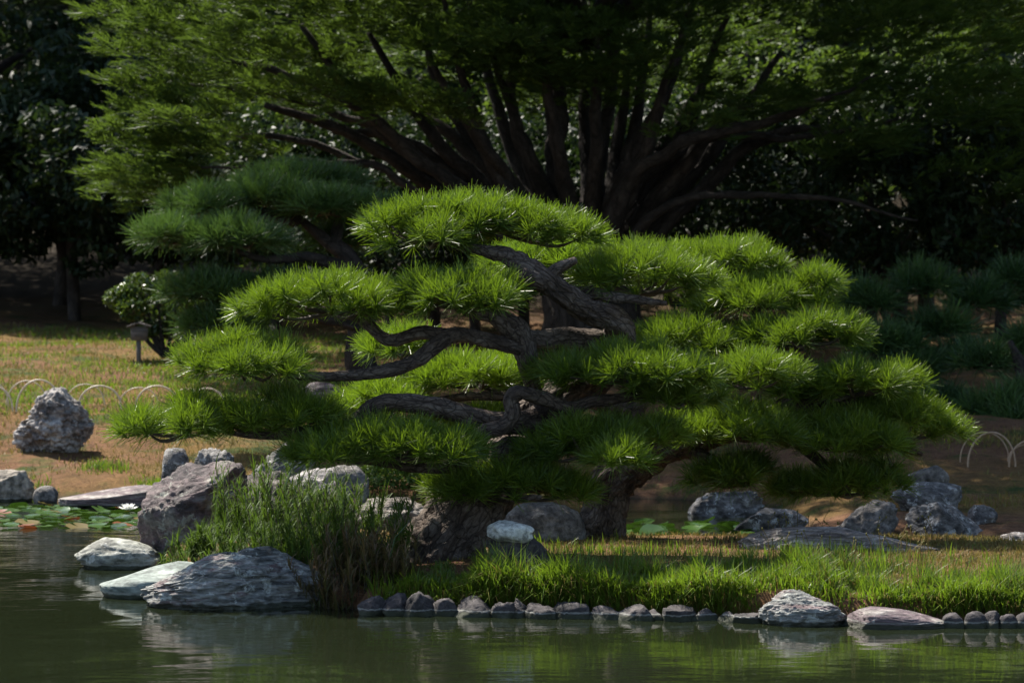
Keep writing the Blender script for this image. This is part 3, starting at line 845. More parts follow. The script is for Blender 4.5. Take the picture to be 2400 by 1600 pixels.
limb(pine, [(1050, 785, 15.35), (985, 778, 15.35), (915, 795, 15.4), (860, 760, 15.4), (800, 735, 15.4), (720, 725, 15.4)], [0.04, 0.038, 0.036, 0.032, 0.025, 0.014], seed=6)
limb(pine, [(1300, 970, 15.6), (1240, 985, 15.45), (1180, 985, 15.35), (1100, 980, 15.3), (1030, 960, 15.25), (945, 946, 15.2), (888, 950, 15.15), (840, 978, 15.15), (790, 998, 15.1), (700, 1015, 15.1), (610, 1020, 15.1), (520, 1012, 15.1)], [0.08, 0.075, 0.062, 0.058, 0.054, 0.05, 0.048, 0.038, 0.032, 0.028, 0.022, 0.012], seed=7)
limb(pine, [(1120, 1035, 15.2), (1140, 1008, 15.2), (1180, 998, 15.2), (1200, 970, 15.2), (1196, 935, 15.2), (1222, 920, 15.2), (1275, 935, 15.25), (1336, 958, 15.3), (1395, 942, 15.3), (1450, 936, 15.35), (1540, 930, 15.4)], [0.045, 0.044, 0.043, 0.042, 0.042, 0.042, 0.04, 0.037, 0.034, 0.03, 0.018], seed=8)
limb(pine, [(1278, 655, 15.4), (1310, 628, 15.38), (1350, 608, 15.36)], [0.05, 0.032, 0.022], seed=9)
limb(pine, [(1272, 665, 15.4), (1240, 652, 15.3), (1222, 645, 15.26)], [0.05, 0.045, 0.045], "stub", seed=10, wob=0)
limb(pine, [(1210, 1060, 15.5), (1185, 1062, 15.35), (1165, 1062, 15.28)], [0.10, 0.09, 0.07], "burl", seed=11, wob=0)
limb(pine, [(1190, 1085, 15.5), (1120, 1090, 15.35), (1030, 1100, 15.2), (940, 1092, 15.1), (850, 1082, 15.05)], [0.06, 0.035, 0.03, 0.024, 0.012], seed=12)
limb(pine, [(1130, 1160, 15.5), (1170, 1165, 15.3), (1220, 1170, 15.1), (1270, 1165, 15.05)], [0.05, 0.03, 0.022, 0.012], seed=13)
limb(pine, [(1300, 690, 15.7), (1400, 690, 15.6), (1480, 700, 15.5), (1560, 712, 15.5)], [0.045, 0.035, 0.028, 0.015], seed=14)
limb(pine, [(1410, 880, 15.8), (1400, 885, 15.5), (1430, 895, 15.3)], [0.05, 0.035, 0.02], seed=15)
limb(pine, [(1280, 1010, 15.6), (1340, 1055, 15.35), (1410, 1062, 15.2)], [0.05, 0.035, 0.02], seed=16)
limb(pine, [(1395, 800, 15.9), (1500, 850, 15.7), (1600, 925, 15.6)], [0.05, 0.035, 0.02], seed=17)
for root_flare in ([(1030, 1300, 15.35), (1075, 1325, 15.25), (1100, 1348, 15.2)], [(1000, 1315, 15.5), (955, 1322, 15.5), (900, 1335, 15.5)]):
    limb(pine, root_flare, [0.08, 0.05, 0.02], "root", seed=18)
FP = [((820, 1130, 460, 612), 15.6, .5), ((930, 1240, 445, 560), 15.75, .5), ((1080, 1362, 462, 600), 15.75, .5), ((575, 935, 625, 765), 15.4, .55), ((890, 1235, 612, 755), 15.3, .55), ((1300, 1645, 562, 735), 15.8, .5),
      ((408, 715, 762, 895), 15.1, .6), ((280, 560, 905, 1050), 15.0, .6), ((470, 785, 888, 1040), 15.15, .55), ((685, 1105, 960, 1088), 15.0, .45),
      ((995, 1340, 1052, 1172), 15.3, .5), ((1235, 1645, 785, 925), 15.35, .35), ((1215, 1480, 955, 1085), 15.15, .4), ((1340, 1560, 940, 1050), 15.3, .4),
      ((1450, 1690, 840, 965), 15.45, .4), ((1330, 1480, 990, 1085), 14.95, .9)]
for bx, D, tn in FP:
    build_pad(pine, bx, D, M['needle'], tone=tn)

pine2 = thing("black_pine", P(1405, 1262, 17.0), "rear black pine leaning right with many bright needle pads behind the front pine", "pine tree")
limb(pine2, [(1395, 1300, 17.0), (1410, 1250, 17.0), (1425, 1190, 17.0), (1440, 1135, 17.0), (1500, 1085, 17.0), (1580, 1050, 17.0), (1680, 1010, 17.0), (1800, 975, 17.0), (1900, 945, 17.0), (2020, 940, 16.9)], [0.19, 0.15, 0.135, 0.14, 0.11, 0.095, 0.08, 0.065, 0.05, 0.02], "trunk", 44, 20, 0.18, 21, plates=0.028)
limb(pine2, [(1445, 1150, 17.05), (1452, 1050, 17.2), (1500, 920, 17.3), (1590, 800, 17.4), (1650, 700, 17.5), (1640, 620, 17.5)], [0.12, 0.09, 0.075, 0.06, 0.045, 0.02], seed=22)
for k, pts in enumerate([[(1590, 800, 17.4), (1700, 790, 17.2), (1880, 815, 17.0)], [(1650, 700, 17.5), (1760, 710, 17.4), (1900, 690, 17.3)], [(1680, 1010, 17.0), (1740, 960, 16.7), (1780, 930, 16.5)],
                         [(1800, 975, 17.0), (1900, 930, 16.9), (2020, 935, 16.9)], [(1580, 1050, 17.0), (1680, 1080, 16.9), (1740, 1130, 16.75)], [(1800, 975, 17), (1900, 1060, 16.9), (1990, 1150, 16.8)],
                         [(1900, 945, 17), (2050, 1020, 17.0), (2160, 1060, 16.95)], [(1480, 960, 17.2), (1300, 930, 17.2), (1130, 925, 17.1), (900, 960, 17.1)], [(1550, 860, 17.3), (1300, 860, 17.3), (1000, 830, 17.4)]]):
    limb(pine2, pts, [0.05, 0.035, 0.015], seed=30 + k)
RP = [((1405, 1620, 548, 655), 17.5, .6), ((1560, 1800, 550, 650), 17.4, .6), ((1775, 1920, 600, 700), 17.2, .55), ((1600, 1890, 635, 735), 17.2, .7), ((1720, 1985, 705, 832), 16.9, .55),
      ((1430, 1720, 732, 830), 17.1, .6), ((1630, 1845, 800, 935), 16.4, .55), ((1800, 2125, 822, 950), 16.8, .55), ((1890, 2195, 900, 1065), 16.95, .5),
      ((1500, 1855, 925, 1040), 16.6, .5), ((1800, 2085, 940, 1075), 16.7, .55), ((1590, 1815, 1035, 1145), 16.7, .35), ((1790, 2065, 1045, 1180), 16.8, .45), ((1980, 2110, 1000, 1110), 16.9, .4)]
for bx, D, tn in RP:
    build_pad(pine2, bx, D, M['needle'], tone=tn)
for bx, D, tn in [((960, 1240, 805, 925), 17.2, .7), ((820, 1010, 745, 835), 17.4, .6), ((770, 1010, 865, 985), 17.1, .7), ((1700, 1830, 925, 1000), 17.1, .8), ((1130, 1420, 545, 640), 17.4, .6), ((1000, 1300, 935, 1000), 17.3, .6)]:
    build_pad(pine2, bx, D, M['needle_warm'], tone=tn)

# pine behind on the left bank, softer and bluish
pine3 = thing("black_pine", P(850, 935, 26.0), "bluish black pine on the far bank with pads left behind the front pine", "pine tree")
limb(pine3, [(850, 960, 26), (852, 890, 26), (845, 820, 26), (855, 740, 26.1), (840, 660, 26.2), (810, 600, 26.2), (760, 560, 26.2), (700, 510, 26.2)], [0.2, 0.16, 0.14, 0.12, 0.1, 0.085, 0.06, 0.03], "trunk", 16, 6, 0.14, 51, M['bark_far'])
for k, pts in enumerate([[(830, 640, 26.1), (720, 600, 25.7), (620, 610, 25.5), (520, 575, 25.3)], [(850, 760, 26), (720, 740, 25.6), (600, 735, 25.5), (480, 700, 25.4)], [(780, 575, 26.2), (800, 500, 26.3), (830, 470, 26.4)], [(700, 520, 26.2), (560, 490, 25.9), (470, 490, 25.8)]]):
    limb(pine3, pts, [0.07, 0.05, 0.035, 0.015][:len(pts)], seed=60 + k, mat=M['bark_far'])
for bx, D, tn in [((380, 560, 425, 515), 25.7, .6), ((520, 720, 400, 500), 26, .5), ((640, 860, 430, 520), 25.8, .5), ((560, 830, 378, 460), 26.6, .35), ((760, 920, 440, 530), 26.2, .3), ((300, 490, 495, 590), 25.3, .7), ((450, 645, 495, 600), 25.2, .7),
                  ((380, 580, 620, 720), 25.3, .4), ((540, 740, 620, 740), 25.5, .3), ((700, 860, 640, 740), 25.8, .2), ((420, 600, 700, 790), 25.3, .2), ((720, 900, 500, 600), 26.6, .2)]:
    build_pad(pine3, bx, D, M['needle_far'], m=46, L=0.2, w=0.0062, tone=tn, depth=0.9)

# shaded pines on the right bank
pine4 = thing("black_pine", P(2080, 1010, 27.0), "dark shaded black pine on the right bank directly behind the rear pine", "pine tree")
limb(pine4, [(2090, 1040, 27), (2080, 960, 27), (2060, 870, 27), (2090, 790, 27), (2070, 720, 27)], [0.18, 0.14, 0.11, 0.08, 0.03], "trunk", 14, 6, 0.14, 71, M['bark_far'])
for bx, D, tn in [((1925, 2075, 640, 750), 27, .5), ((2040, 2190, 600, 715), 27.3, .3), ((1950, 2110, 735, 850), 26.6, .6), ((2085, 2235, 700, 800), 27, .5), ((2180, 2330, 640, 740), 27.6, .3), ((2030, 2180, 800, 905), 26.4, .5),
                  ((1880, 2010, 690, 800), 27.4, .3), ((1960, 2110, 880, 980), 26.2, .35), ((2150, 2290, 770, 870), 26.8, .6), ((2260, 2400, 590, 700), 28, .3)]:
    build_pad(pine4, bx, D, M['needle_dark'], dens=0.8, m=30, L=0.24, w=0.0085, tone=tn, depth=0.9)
pine5 = thing("black_pine", P(2370, 1000, 26.0), "low shaded black pine at the right frame edge above the bamboo hoops", "pine tree")
limb(pine5, [(2390, 1020, 26), (2380, 960, 26), (2400, 880, 26), (2370, 800, 26)], [0.14, 0.11, 0.08, 0.03], "trunk", 14, 6, 0.14, 75, M['bark_far'])
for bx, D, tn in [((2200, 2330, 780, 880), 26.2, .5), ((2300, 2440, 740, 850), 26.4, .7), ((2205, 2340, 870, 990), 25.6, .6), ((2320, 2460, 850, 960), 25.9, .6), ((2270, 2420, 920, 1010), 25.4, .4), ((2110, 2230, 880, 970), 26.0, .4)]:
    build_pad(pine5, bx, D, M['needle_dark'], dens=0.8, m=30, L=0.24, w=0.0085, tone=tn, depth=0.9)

# ------------------------------------------------------------------ spreading conifer behind
CB = P(1385, 740, 32.5)
con = thing("spreading_conifer", CB, "huge spreading many stemmed conifer filling the background above the pines", "conifer tree")
def stem(pts, r, seed):
    V, Q, T, vec = tube([P(*p) for p in pts], r, 14, 6, 0.16, seed, 0.05)
    part("stem", con, V, Q, T, M['bark_far'], True, None, vec)
V, Q, T, vec = tube([P(1385, 790, 32.5), P(1380, 700, 32.5), P(1375, 620, 32.5), P(1370, 560, 32.5), P(1365, 500, 32.5)], [0.62, 0.52, 0.48, 0.46, 0.3], 22, 6, 0.16, 80, 0.03)
part("trunk", con, V, Q, T, M['bark_far'], True, None, vec)
stems = [([(1350, 580, 32.3), (1310, 480, 32.1), (1300, 360, 32.0), (1312, 240, 32), (1308, 100, 32), (1320, -150, 32), (1330, -420, 32)], [.26, .2, .18, .15, .12, .09, .04]),
         ([(1345, 590, 32.2), (1275, 470, 31.9), (1230, 360, 31.8), (1205, 240, 31.7), (1195, 90, 31.6), (1180, -150, 31.5)], [.2, .15, .13, .11, .09, .04]),
         ([(1340, 590, 32.0), (1220, 490, 31.4), (1160, 400, 31.2), (1122, 300, 31.0), (1080, 160, 30.8), (1020, -60, 30.6)], [.2, .15, .13, .11, .08, .03]),
         ([(1330, 590, 32.2), (1180, 500, 31.6), (1065, 430, 31.2), (915, 322, 30.8), (800, 232, 30.5), (640, 170, 30.3), (480, 130, 30.2)], [.2, .16, .14, .12, .10, .07, .03]),
         ([(1320, 600, 32.4), (1150, 520, 32.4), (1030, 435, 32.4), (880, 308, 32.5), (760, 260, 32.6), (600, 215, 32.6), (420, 190, 32.6)], [.18, .14, .12, .1, .08, .06, .03]),
         ([(1310, 610, 32), (1100, 520, 31.2), (968, 452, 30.8), (876, 390, 30.6), (790, 380, 30.4), (640, 385, 30.2), (480, 400, 30)], [.14, .1, .085, .075, .06, .045, .02]),
         ([(1290, 600, 32.6), (1080, 480, 33), (900, 400, 33.2), (700, 330, 33.2), (500, 320, 33.2), (330, 330, 33.1)], [.14, .11, .09, .07, .05, .02]),
         ([(1390, 580, 32.3), (1400, 440, 32.2), (1422, 280, 32.1), (1440, 120, 32), (1450, -150, 32)], [.22, .17, .14, .11, .05]),
         ([(1400, 600, 32.1), (1450, 440, 31.8), (1500, 330, 31.6), (1570, 200, 31.5), (1620, 20, 31.4)], [.26, .2, .16, .11, .05]),
         ([(1405, 610, 32), (1470, 430, 31.4), (1560, 350, 31), (1660, 315, 30.7), (1830, 275, 30.3), (1920, 240, 30.1), (2060, 180, 30)], [.2, .16, .13, .11, .09, .06, .02]),
         ([(1500, 420, 31.8), (1650, 330, 31.6), (1750, 318, 31.5), (1870, 325, 31.4), (2020, 296, 31.3), (2180, 270, 31.2)], [.13, .1, .085, .07, .05, .02]),
         ([(1420, 620, 32.4), (1470, 540, 32.3), (1520, 420, 32.2), (1600, 300, 32.2)], [.12, .09, .07, .03]),
         ([(1420, 640, 32), (1560, 480, 31.4), (1750, 460, 31), (1950, 470, 30.7), (2150, 520, 30.5)], [.12, .09, .07, .05, .02])]
for k, (p, r) in enumerate(stems):
    stem(p, [q * 0.58 for q in r], 81 + k)
for k, (tx, ty, td) in enumerate([(700, 60, 31), (860, 80, 31.5), (960, 20, 33), (1090, -40, 33.5), (1255, -60, 33), (1370, -50, 33.5), (1530, -20, 33), (1700, 40, 32), (1830, 120, 32.5), (1010, 150, 30.4), (1590, 90, 30.6), (780, 300, 31.6), (930, 210, 32.8), (1150, 120, 31.2), (1270, 60, 30.8), (1400, 60, 30.9), (1480, 120, 33), (1640, 210, 33.2), (1760, 240, 31), (620, 250, 30.8), (1940, 300, 32)]):
    bx = 1385 + (tx - 1385) * 0.16
    stem([(bx, 600, 32.4), (bx + (tx - bx) * 0.30, 470, 32.4 + (td - 32.4) * .4), (bx + (tx - bx) * 0.66, 300 + 0.1 * ty, 32.4 + (td - 32.4) * .8), (tx, ty, td)], [0.13, 0.10, 0.075, 0.03], 180 + k)
# unseen limbs, added to carry the shading boughs above the frame
for k, (ex, ey, ez) in enumerate([(-3.0, 25, 6.4), (-0.5, 23.0, 6.1), (2.5, 23.5, 6.2), (4.8, 26, 6.8), (-3.4, 30, 7.2)]):
    q0 = P(1340 + 20 * k, 100, 32)
    V, Q, T, vec = tube([q0, q0 * 0.55 + np.array([ex, ey, ez]) * 0.45 + np.array([0, 0, 0.7]), (ex, ey, ez)], [0.12, 0.08, 0.03], 9, 6, 0.14, 240 + k, 0.05)
    part("stem", con, V, Q, T, M['bark_far'], True, None, vec)

LOW = ([150, 200, 330, 450, 540, 600, 700, 850, 950, 1050, 1250, 1400, 1500, 1650, 1800, 2000, 2200, 2350, 2500], [470, 480, 505, 490, 430, 330, 280, 262, 300, 310, 265, 300, 330, 330, 300, 380, 560, 600, 560])
def bough_geo(pc, rad, size, n, rise, dirc, tone, thick=0.10):
    d = dirc.copy(); d[2] = 0; d = d / np.linalg.norm(d)
    s = np.array([-d[1], d[0], 0])
    u = rng.uniform(-1, 1, n); w = rng.uniform(-1, 1, n)
    w = w * (1 - 0.5 * np.clip(u, 0, 1))
    pos = pc + u[:, None] * d * rad + w[:, None] * s * rad * 0.8
    rr = np.hypot(u, w)
    lump = 0.5 + 0.5 * np.sin(u * 5 + pc[0] * 7) * np.cos(w * 6 + pc[2] * 5)
    pos[:, 2] += -0.24 * rad * rr ** 2 + rise * u * rad + rng.normal(0, thick, n) + lump * 0.05
    fan = 1.0 * w + rng.normal(0, 0.4, n)
    fd = d * np.cos(fan)[:, None] + s * np.sin(fan)[:, None]
    fd[:, 2] += rng.normal(0.2, 0.2, n)
    up = np.array([[0, 0, 1.0]]) + rng.normal(0, 0.3, (n, 3))
    sz = size * rng.uniform(0.65, 1.25, n)
    tint = np.clip(tone + rng.normal(0, 0.2, n), 0, 1)
    return fronds(pos, fd, up, sz, tint)

cen = np.array([CB[0], CB[1]])
def vis_bough(px, py, D, rad, n):
    p = P(px, py, D)
    out = np.array([p[0] - cen[0], p[1] - cen[1] - 1.2, 0.0])
    V, Q, t = bough_geo(p, rad, 0.30, n, 0.14, out, rng.uniform(0.2, 0.7), 0.04)
    part("bough", con, V, quads=Q, mat=M['conifer'], tint=t)
nb = 0
while nb < 215:
    px = rng.uniform(190, 2560); D = rng.uniform(28.6, 35.0)
    low = np.interp(px, *LOW)
    py = low - 45 - (low + 90) * rng.random() ** 1.05
    if D > 33 and rng.random() < 0.5: continue
    edge_l = 215 + 45 * math.sin(py * 0.022) + max(0, (40 - py)) * 0.1
    rad = rng.uniform(0.42, 0.70)
    if px - rad / D * F * 0.85 < edge_l: continue
    vis_bough(px, py, D, rad, int(54 * rad / 0.55))
    nb += 1
for px, py in [(320, 120), (330, 200), (350, 270), (310, 330), (330, 390), (360, 440), (400, 470), (440, 400), (460, 330), (420, 250), (480, 450), (380, 60), (300, 30), (520, 120), (300, 420)]:
    vis_bough(px + 10, py, rng.uniform(29.6, 31.5), 0.45, 50)
# unseen boughs added above the frame to cast shade on the right bank
mb = MB()
k = 0
while k < 235:
    p = np.array([rng.uniform(-3.8, 6.0), rng.uniform(22.0, 34.5), 0.0])
    if p[0] < -1.2 and p[1] < 25: continue
    if p[1] > 31 and not -1.8 < p[0] < 3.2: continue
    k += 1
    p[2] = 5.4 + 0.17 * (p[1] - 22) + rng.uniform(0, 2.0)
    out = np.array([p[0] - cen[0], p[1] - cen[1], 0.0])
    V, Q, t = bough_geo(p, rng.uniform(0.9, 1.3), 0.85, 21, 0.05, out, 0.4); mb.add(V, Q, None, t)
kw = mb.kw()
part("shade_boughs", con, kw['verts'], kw['quads'], mat=M['conifer'], tint=kw['tint'], kind='stuff')

# ------------------------------------------------------------------ woodland behind
def crown_leaf_mesh(name, mat, n, clumps, rx, ry, rz, leaf, seed, sprays=False):
    r2 = np.random.default_rng(seed)
    cpos, crad = [], []
    for k in range(clumps):
        d = r2.normal(0, 1, 3); d /= np.linalg.norm(d)
        d *= r2.uniform(0.55, 1.0)
        cpos.append(d * np.array([rx, ry, rz])); crad.append(r2.uniform(0.22, 0.42) * min(rx, rz))
    cpos = np.array(cpos); crad = np.array(crad)
    idx = r2.integers(0, clumps, n)
    off = r2.normal(0, 1, (n, 3)); off = off / np.linalg.norm(off, axis=1, keepdims=True) * r2.uniform(0.5, 1.0, (n, 1)) ** 0.5
    pos = cpos[idx] + off * crad[idx][:, None] * np.array([1.15, 1.15, 0.75])
    tint = np.clip(r2.random(clumps)[idx] * 0.6 + r2.random(n) * 0.5, 0, 1)
    if sprays:
        dv = cpos[idx] * np.array([1, 1, 0.0]) + off * 0.8
        V, Q, t = fronds(pos, dv, np.tile(np.array([[0, 0, 1.0]]), (n, 1)) + r2.normal(0, 0.25, (n, 3)), leaf * r2.uniform(0.7, 1.3, n), tint)
        return make_mesh(name, V, quads=Q, mat=mat, tint=t)
    V, T, t = leaves(pos, leaf * r2.uniform(0.7, 1.3, n), 0.6, tint=tint)
    return make_mesh(name, V, tris=T, mat=mat, tint=t)

def trunk_mesh(name, h, r, seed, mat, forks=4, spread=1.0):
    r2 = np.random.default_rng(seed)
    mb = MB()
    mb.add(*[tube([(0, 0, -0.4), (0.1, 0, h * 0.25), (-0.05, 0.1, h * 0.55), (0.1, 0, h)], [r * 1.2, r, r * 0.75, r * 0.3], 9, 5, 0.12, seed)[i] for i in (0, 1, 2)], vec=tube([(0, 0, -0.4), (0.1, 0, h * 0.25), (-0.05, 0.1, h * 0.55), (0.1, 0, h)], [r * 1.2, r, r * 0.75, r * 0.3], 9, 5, 0.12, seed)[3])
    for k in range(forks):
        a = r2.uniform(0, 6.28); z0 = h * r2.uniform(0.3, 0.7)
        e = np.array([math.cos(a) * spread, math.sin(a) * spread, z0 + spread * 0.7])
        V, Q, T, vec = tube([(0, 0, z0), e * np.array([.5, .5, 1]) - np.array([0, 0, spread * .3]), e], [r * 0.5, r * 0.35, r * 0.12], 7, 4, 0.1, seed + k)
        mb.add(V, Q, T, None, vec)
    kw = mb.kw()
    return make_mesh(name, kw['verts'], kw['quads'], kw['tris'], mat, True, None, kw['vec'])

CROWN = {
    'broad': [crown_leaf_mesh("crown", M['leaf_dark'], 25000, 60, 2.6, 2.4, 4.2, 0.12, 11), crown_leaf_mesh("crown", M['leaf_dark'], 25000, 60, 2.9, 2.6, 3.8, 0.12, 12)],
    'conif': [crown_leaf_mesh("crown", M['conifer_dark'], 700, 60, 2.2, 2.2, 5.0, 0.85, 13, True)],
    'light': [crown_leaf_mesh("crown", M['leaf_mid'], 9000, 40, 2.2, 2.0, 2.6, 0.13, 14)],
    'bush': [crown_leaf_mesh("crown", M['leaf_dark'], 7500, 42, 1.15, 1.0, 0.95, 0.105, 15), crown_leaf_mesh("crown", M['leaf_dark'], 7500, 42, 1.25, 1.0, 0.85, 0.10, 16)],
}
TRUNK = {'broad': trunk_mesh("trunk", 8.0, 0.28, 5, M['bark_far'], 5, 1.8), 'conif': trunk_mesh("trunk", 9.5, 0.3, 6, M['bark_far'], 3, 1.2),
         'light': trunk_mesh("trunk", 4.6, 0.14, 7, M['bark_far'], 5, 1.3), 'bush': trunk_mesh("trunk", 1.6, 0.06, 8, M['bark_far'], 5, 0.7)}
def plant_tree(kind, name, x, y, sc, zc, label, cat, group, k):
    z = Hs(x, y)
    t = thing(name, (x, y, z), label, cat, group)
    t.rotation_euler = (0, 0, (k * 2.1) % 6.28)
    t.scale = (sc, sc, sc)
    link("trunk", TRUNK[kind], t)
    link("crown", CROWN[kind][k % len(CROWN[kind])], t, (0, 0, zc))
    return t
k = 0
for x, y, sc in [(-17, 47, 1.05), (-13.6, 50, 1.2), (-11.5, 46.5, 1.0), (-7.6, 49, 1.15), (-3.8, 51, 1.2), (0.4, 50, 1.15), (4.0, 51, 1.2), (8.0, 49.5, 1.15), (11.6, 50, 1.2), (15, 47, 1.05)]:
    plant_tree('broad', "broadleaf_tree", x, y, sc, 6.0, f"tall dark broadleaf tree of the back row in the wood, {ORD[k]} counting from the left", "tree", "dark trees of the wood behind", k); k += 1
for x, y, sc in [(-10.2, 43.5, 0.95), (-8.2, 41.5, 0.75), (-14.5, 43, 0.95), (7.6, 43, 0.9), (10.2, 41, 0.85), (13, 44, 1.0)]:
    plant_tree('conif', "dark_conifer", x, y, sc, 6.6, f"deep green conifer in the dark wood, {ORD[k - 10]} of its kind counting from the left", "conifer tree", "dark conifers of the wood", k); k += 1
for x, y, sc in [(-4.2, 40.5, 0.8), (-1.6, 42, 0.85), (1.2, 40.5, 0.8), (3.6, 41.0, 0.85), (6.0, 39.5, 0.8)]:
    plant_tree('light', "broadleaf_tree", x, y, sc, 2.9, f"lighter leafy tree glimpsed behind the conifer stems, {ORD[k - 16]} counting from the left", "tree", "light trees behind the conifer stems", k); k += 1
for x, y, sc, lb in [(-7.6, 38.5, 1.35, "dark glossy evergreen bush leftmost at the shady lawn edge"), (-6.2, 39.0, 1.5, "dark glossy evergreen bush second from left at the lawn edge"), (-5.0, 38.2, 1.3, "dark glossy evergreen bush just left of the bluish pine"),
                     (-6.9, 41, 1.8, "tall shadowy evergreen bush behind the left lawn bushes"), (-3.2, 37.5, 1.3, "dark evergreen bush behind the bluish pine trunk"), (3.3, 36.5, 1.3, "dark evergreen bush right of the conifer trunk"), (5.0, 36, 1.5, "glossy dark bush above the shaded right pine"), (6.8, 35, 1.5, "glossy dark bush at the right frame edge behind the low pine"), (1.6, 38, 1.4, "dark evergreen bush behind the conifer trunk"), (-2.2, 36.5, 1.25, "evergreen bush in deep shade just right of the bluish pine trunk"), (-1.0, 37.6, 1.3, "evergreen bush in deep shade seen between the upper limbs of the front pine"), (0.2, 37.0, 1.25, "evergreen bush in deep shade left of the conifer foot"), (-1.6, 33.5, 1.0, "shadowy evergreen bush between the bluish pine and the front pine"), (-0.4, 34.5, 1.15, "shadowy evergreen bush behind the middle of the front pine"), (0.6, 33.8, 0.95, "shadowy evergreen bush at the foot of the conifer trunk"), (2.3, 33.5, 1.1, "shadowy evergreen bush right of the conifer foot behind the rear pine"), (4.3, 32.0, 1.15, "shadowy evergreen bush behind the dark right pine"), (5.6, 31.2, 1.15, "shadowy evergreen bush above the low pine at the right edge")]:
    plant_tree('bush', "evergreen_bush", x, y, sc, 1.45, lb, "bush", "evergreen bushes at the wood edge", k); k += 1

# far wooded hillside, one mass
n = 26000
hx = rng.uniform(-34, 34, n); hy = rng.uniform(54, 74, n)
hp = np.stack([hx, hy, H(hx, hy) + rng.uniform(0, 3.0, n) * (0.5 + 0.5 * np.sin(hx * 0.9) * np.cos(hy * 0.8))], 1)
V, T, t = leaves(hp, rng.uniform(0.5, 0.9, n), 0.4)
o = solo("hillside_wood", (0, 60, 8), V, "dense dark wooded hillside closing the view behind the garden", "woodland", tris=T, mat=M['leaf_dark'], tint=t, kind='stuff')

# camellia shrub by the sign
sb = P(375, 800, 31.5)
shrub = thing("camellia_shrub", (sb[0], sb[1], Hs(sb[0], sb[1])), "rounded glossy leaved shrub with bare forked stems behind the wooden notice", "shrub")
cp, n = [], 5200
for (px, py, rp) in [(280, 700, 34), (330, 672, 40), (390, 668, 44), (440, 690, 36), (310, 725, 34), (370, 725, 44), (420, 735, 40), (350, 770, 26), (395, 770, 28), (470, 720, 30), (300, 690, 34), (450, 745, 26)]:
    c = P(px, py, 31.5 + rng.uniform(-0.25, 0.25)); r = rp / F * 31.5
    d = norm(rng.normal(0, 1, (430, 3))) * rng.uniform(0.5, 1, (430, 1)) ** 0.5
    cp.append(c + d * r * np.array([1.1, 1.3, 0.85]))
cp = np.concatenate(cp)
V, T, t = leaves(cp, rng.uniform(0.05, 0.085, len(cp)), 0.8, 0.5)
part("foliage", shrub, V, tris=T, mat=M['leaf_shrub'], tint=t)
for k, (ex, ey) in enumerate([(275, 715), (320, 700), (370, 690), (420, 700), (470, 770), (520, 770), (345, 730)]):
    V, Q, T, vec = tube([P(385 + k * 3, 835, 31.5), P(385 + (ex - 385) * 0.35, 800, 31.5), P(ex, ey, 31.5)], [0.035, 0.026, 0.01], 7, 5, 0.1, 400 + k)
    part("stem", shrub, V, Q, T, M['bark_far'], True, None, vec)

# clipped azalea behind the front pine
ab = P(915, 1140, 22.3)
n = 3600
d = norm(rng.normal(0, 1, (n, 3))); d[:, 2] = np.abs(d[:, 2])
az = P(925, 1140, 22.8) + d * rng.uniform(0.8, 1, (n, 1)) * np.array([0.42, 0.35, 0.22]) * (1 + 0.18 * fbm(d * 3, 2, 4))[:, None]
V, T, t = leaves(az, rng.uniform(0.03, 0.05, n), 0.8, 0.55)
solo("azalea_bush", (az[:, 0].mean(), 22.8, 0.1), V, "low clipped small leaved bush behind the front pine trunk", "bush", tris=T, mat=M['leaf_mid'], tint=t)

# ------------------------------------------------------------------ sign and hoops
sp_ = P(325, 857, 31.0)
gz = Hs(sp_[0], sp_[1])
sign = thing("notice_sign", (sp_[0], sp_[1], gz), "small roofed wooden notice on a post standing in the left lawn", "sign")
D = 31.0
top = P(327, 765, D)[2]; bot = P(327, 798, D)[2]
V, Q = box_v((sp_[0], D, (gz - 0.1 + bot) / 2), (0.024, 0.024, (bot - gz + 0.1) / 2 + 0.01)); part("post", sign, V, Q, mat=M['wood'])
cx = P(327, 780, D)[0]
w0, w1 = 21 / F * D, 18 / F * D
bv = np.array([[cx - w1, D - .04, bot], [cx + w1, D - .04, bot], [cx + w0, D - .04, top], [cx - w0, D - .04, top], [cx - w1, D - .01, bot], [cx + w1, D - .01, bot], [cx + w0, D - .01, top], [cx - w0, D - .01, top]])
part("board", sign, bv, np.array([[0, 1, 2, 3], [5, 4, 7, 6], [4, 0, 3, 7], [1, 5, 6, 2], [3, 2, 6, 7], [4, 5, 1, 0]]), mat=M['wood'])
apex = P(327, 758, D)[2]; eave = P(327, 767, D)[2]; ew = 27 / F * D
for sg in (-1, 1):
    rv = []
    for yy in (D - .09, D + .05):
        for dz in (0, 0.018):
            rv += [[cx + sg * 0.001, yy, apex + dz], [cx + sg * ew, yy, eave + dz]]
    rv = np.array(rv)
    part("roof_board", sign, rv, np.array([[0, 1, 5, 4], [2, 6, 7, 3], [0, 2, 3, 1], [4, 5, 7, 6], [1, 3, 7, 5], [0, 4, 6, 2]]), mat=M['wood'])
mb = MB()
for row, (py, n_, h_) in enumerate([(776, 8, 0.013), (787, 6, 0.007)]):
    for i in range(n_):
        gx = cx + (i - (n_ - 1) / 2) * 0.0195 * (1.0 if row == 0 else 0.85); gz2 = P(0, py, D)[2]
        for (ox, oz, hx_, hz_) in ((0, 0.5, 0.007, 0.0015), (0, 0, 0.0015, 1), (0.1, -0.5, 0.006, 0.0015)):
            V, Q = box_v((gx + ox * 0.01, D - 0.0405, gz2 + oz * h_), (hx_, 0.0006, hz_ if hz_ < 0.5 else h_)); mb.add(V, Q)
kw = mb.kw(); part("lettering", sign, kw['verts'], kw['quads'], mat=M['ink'])

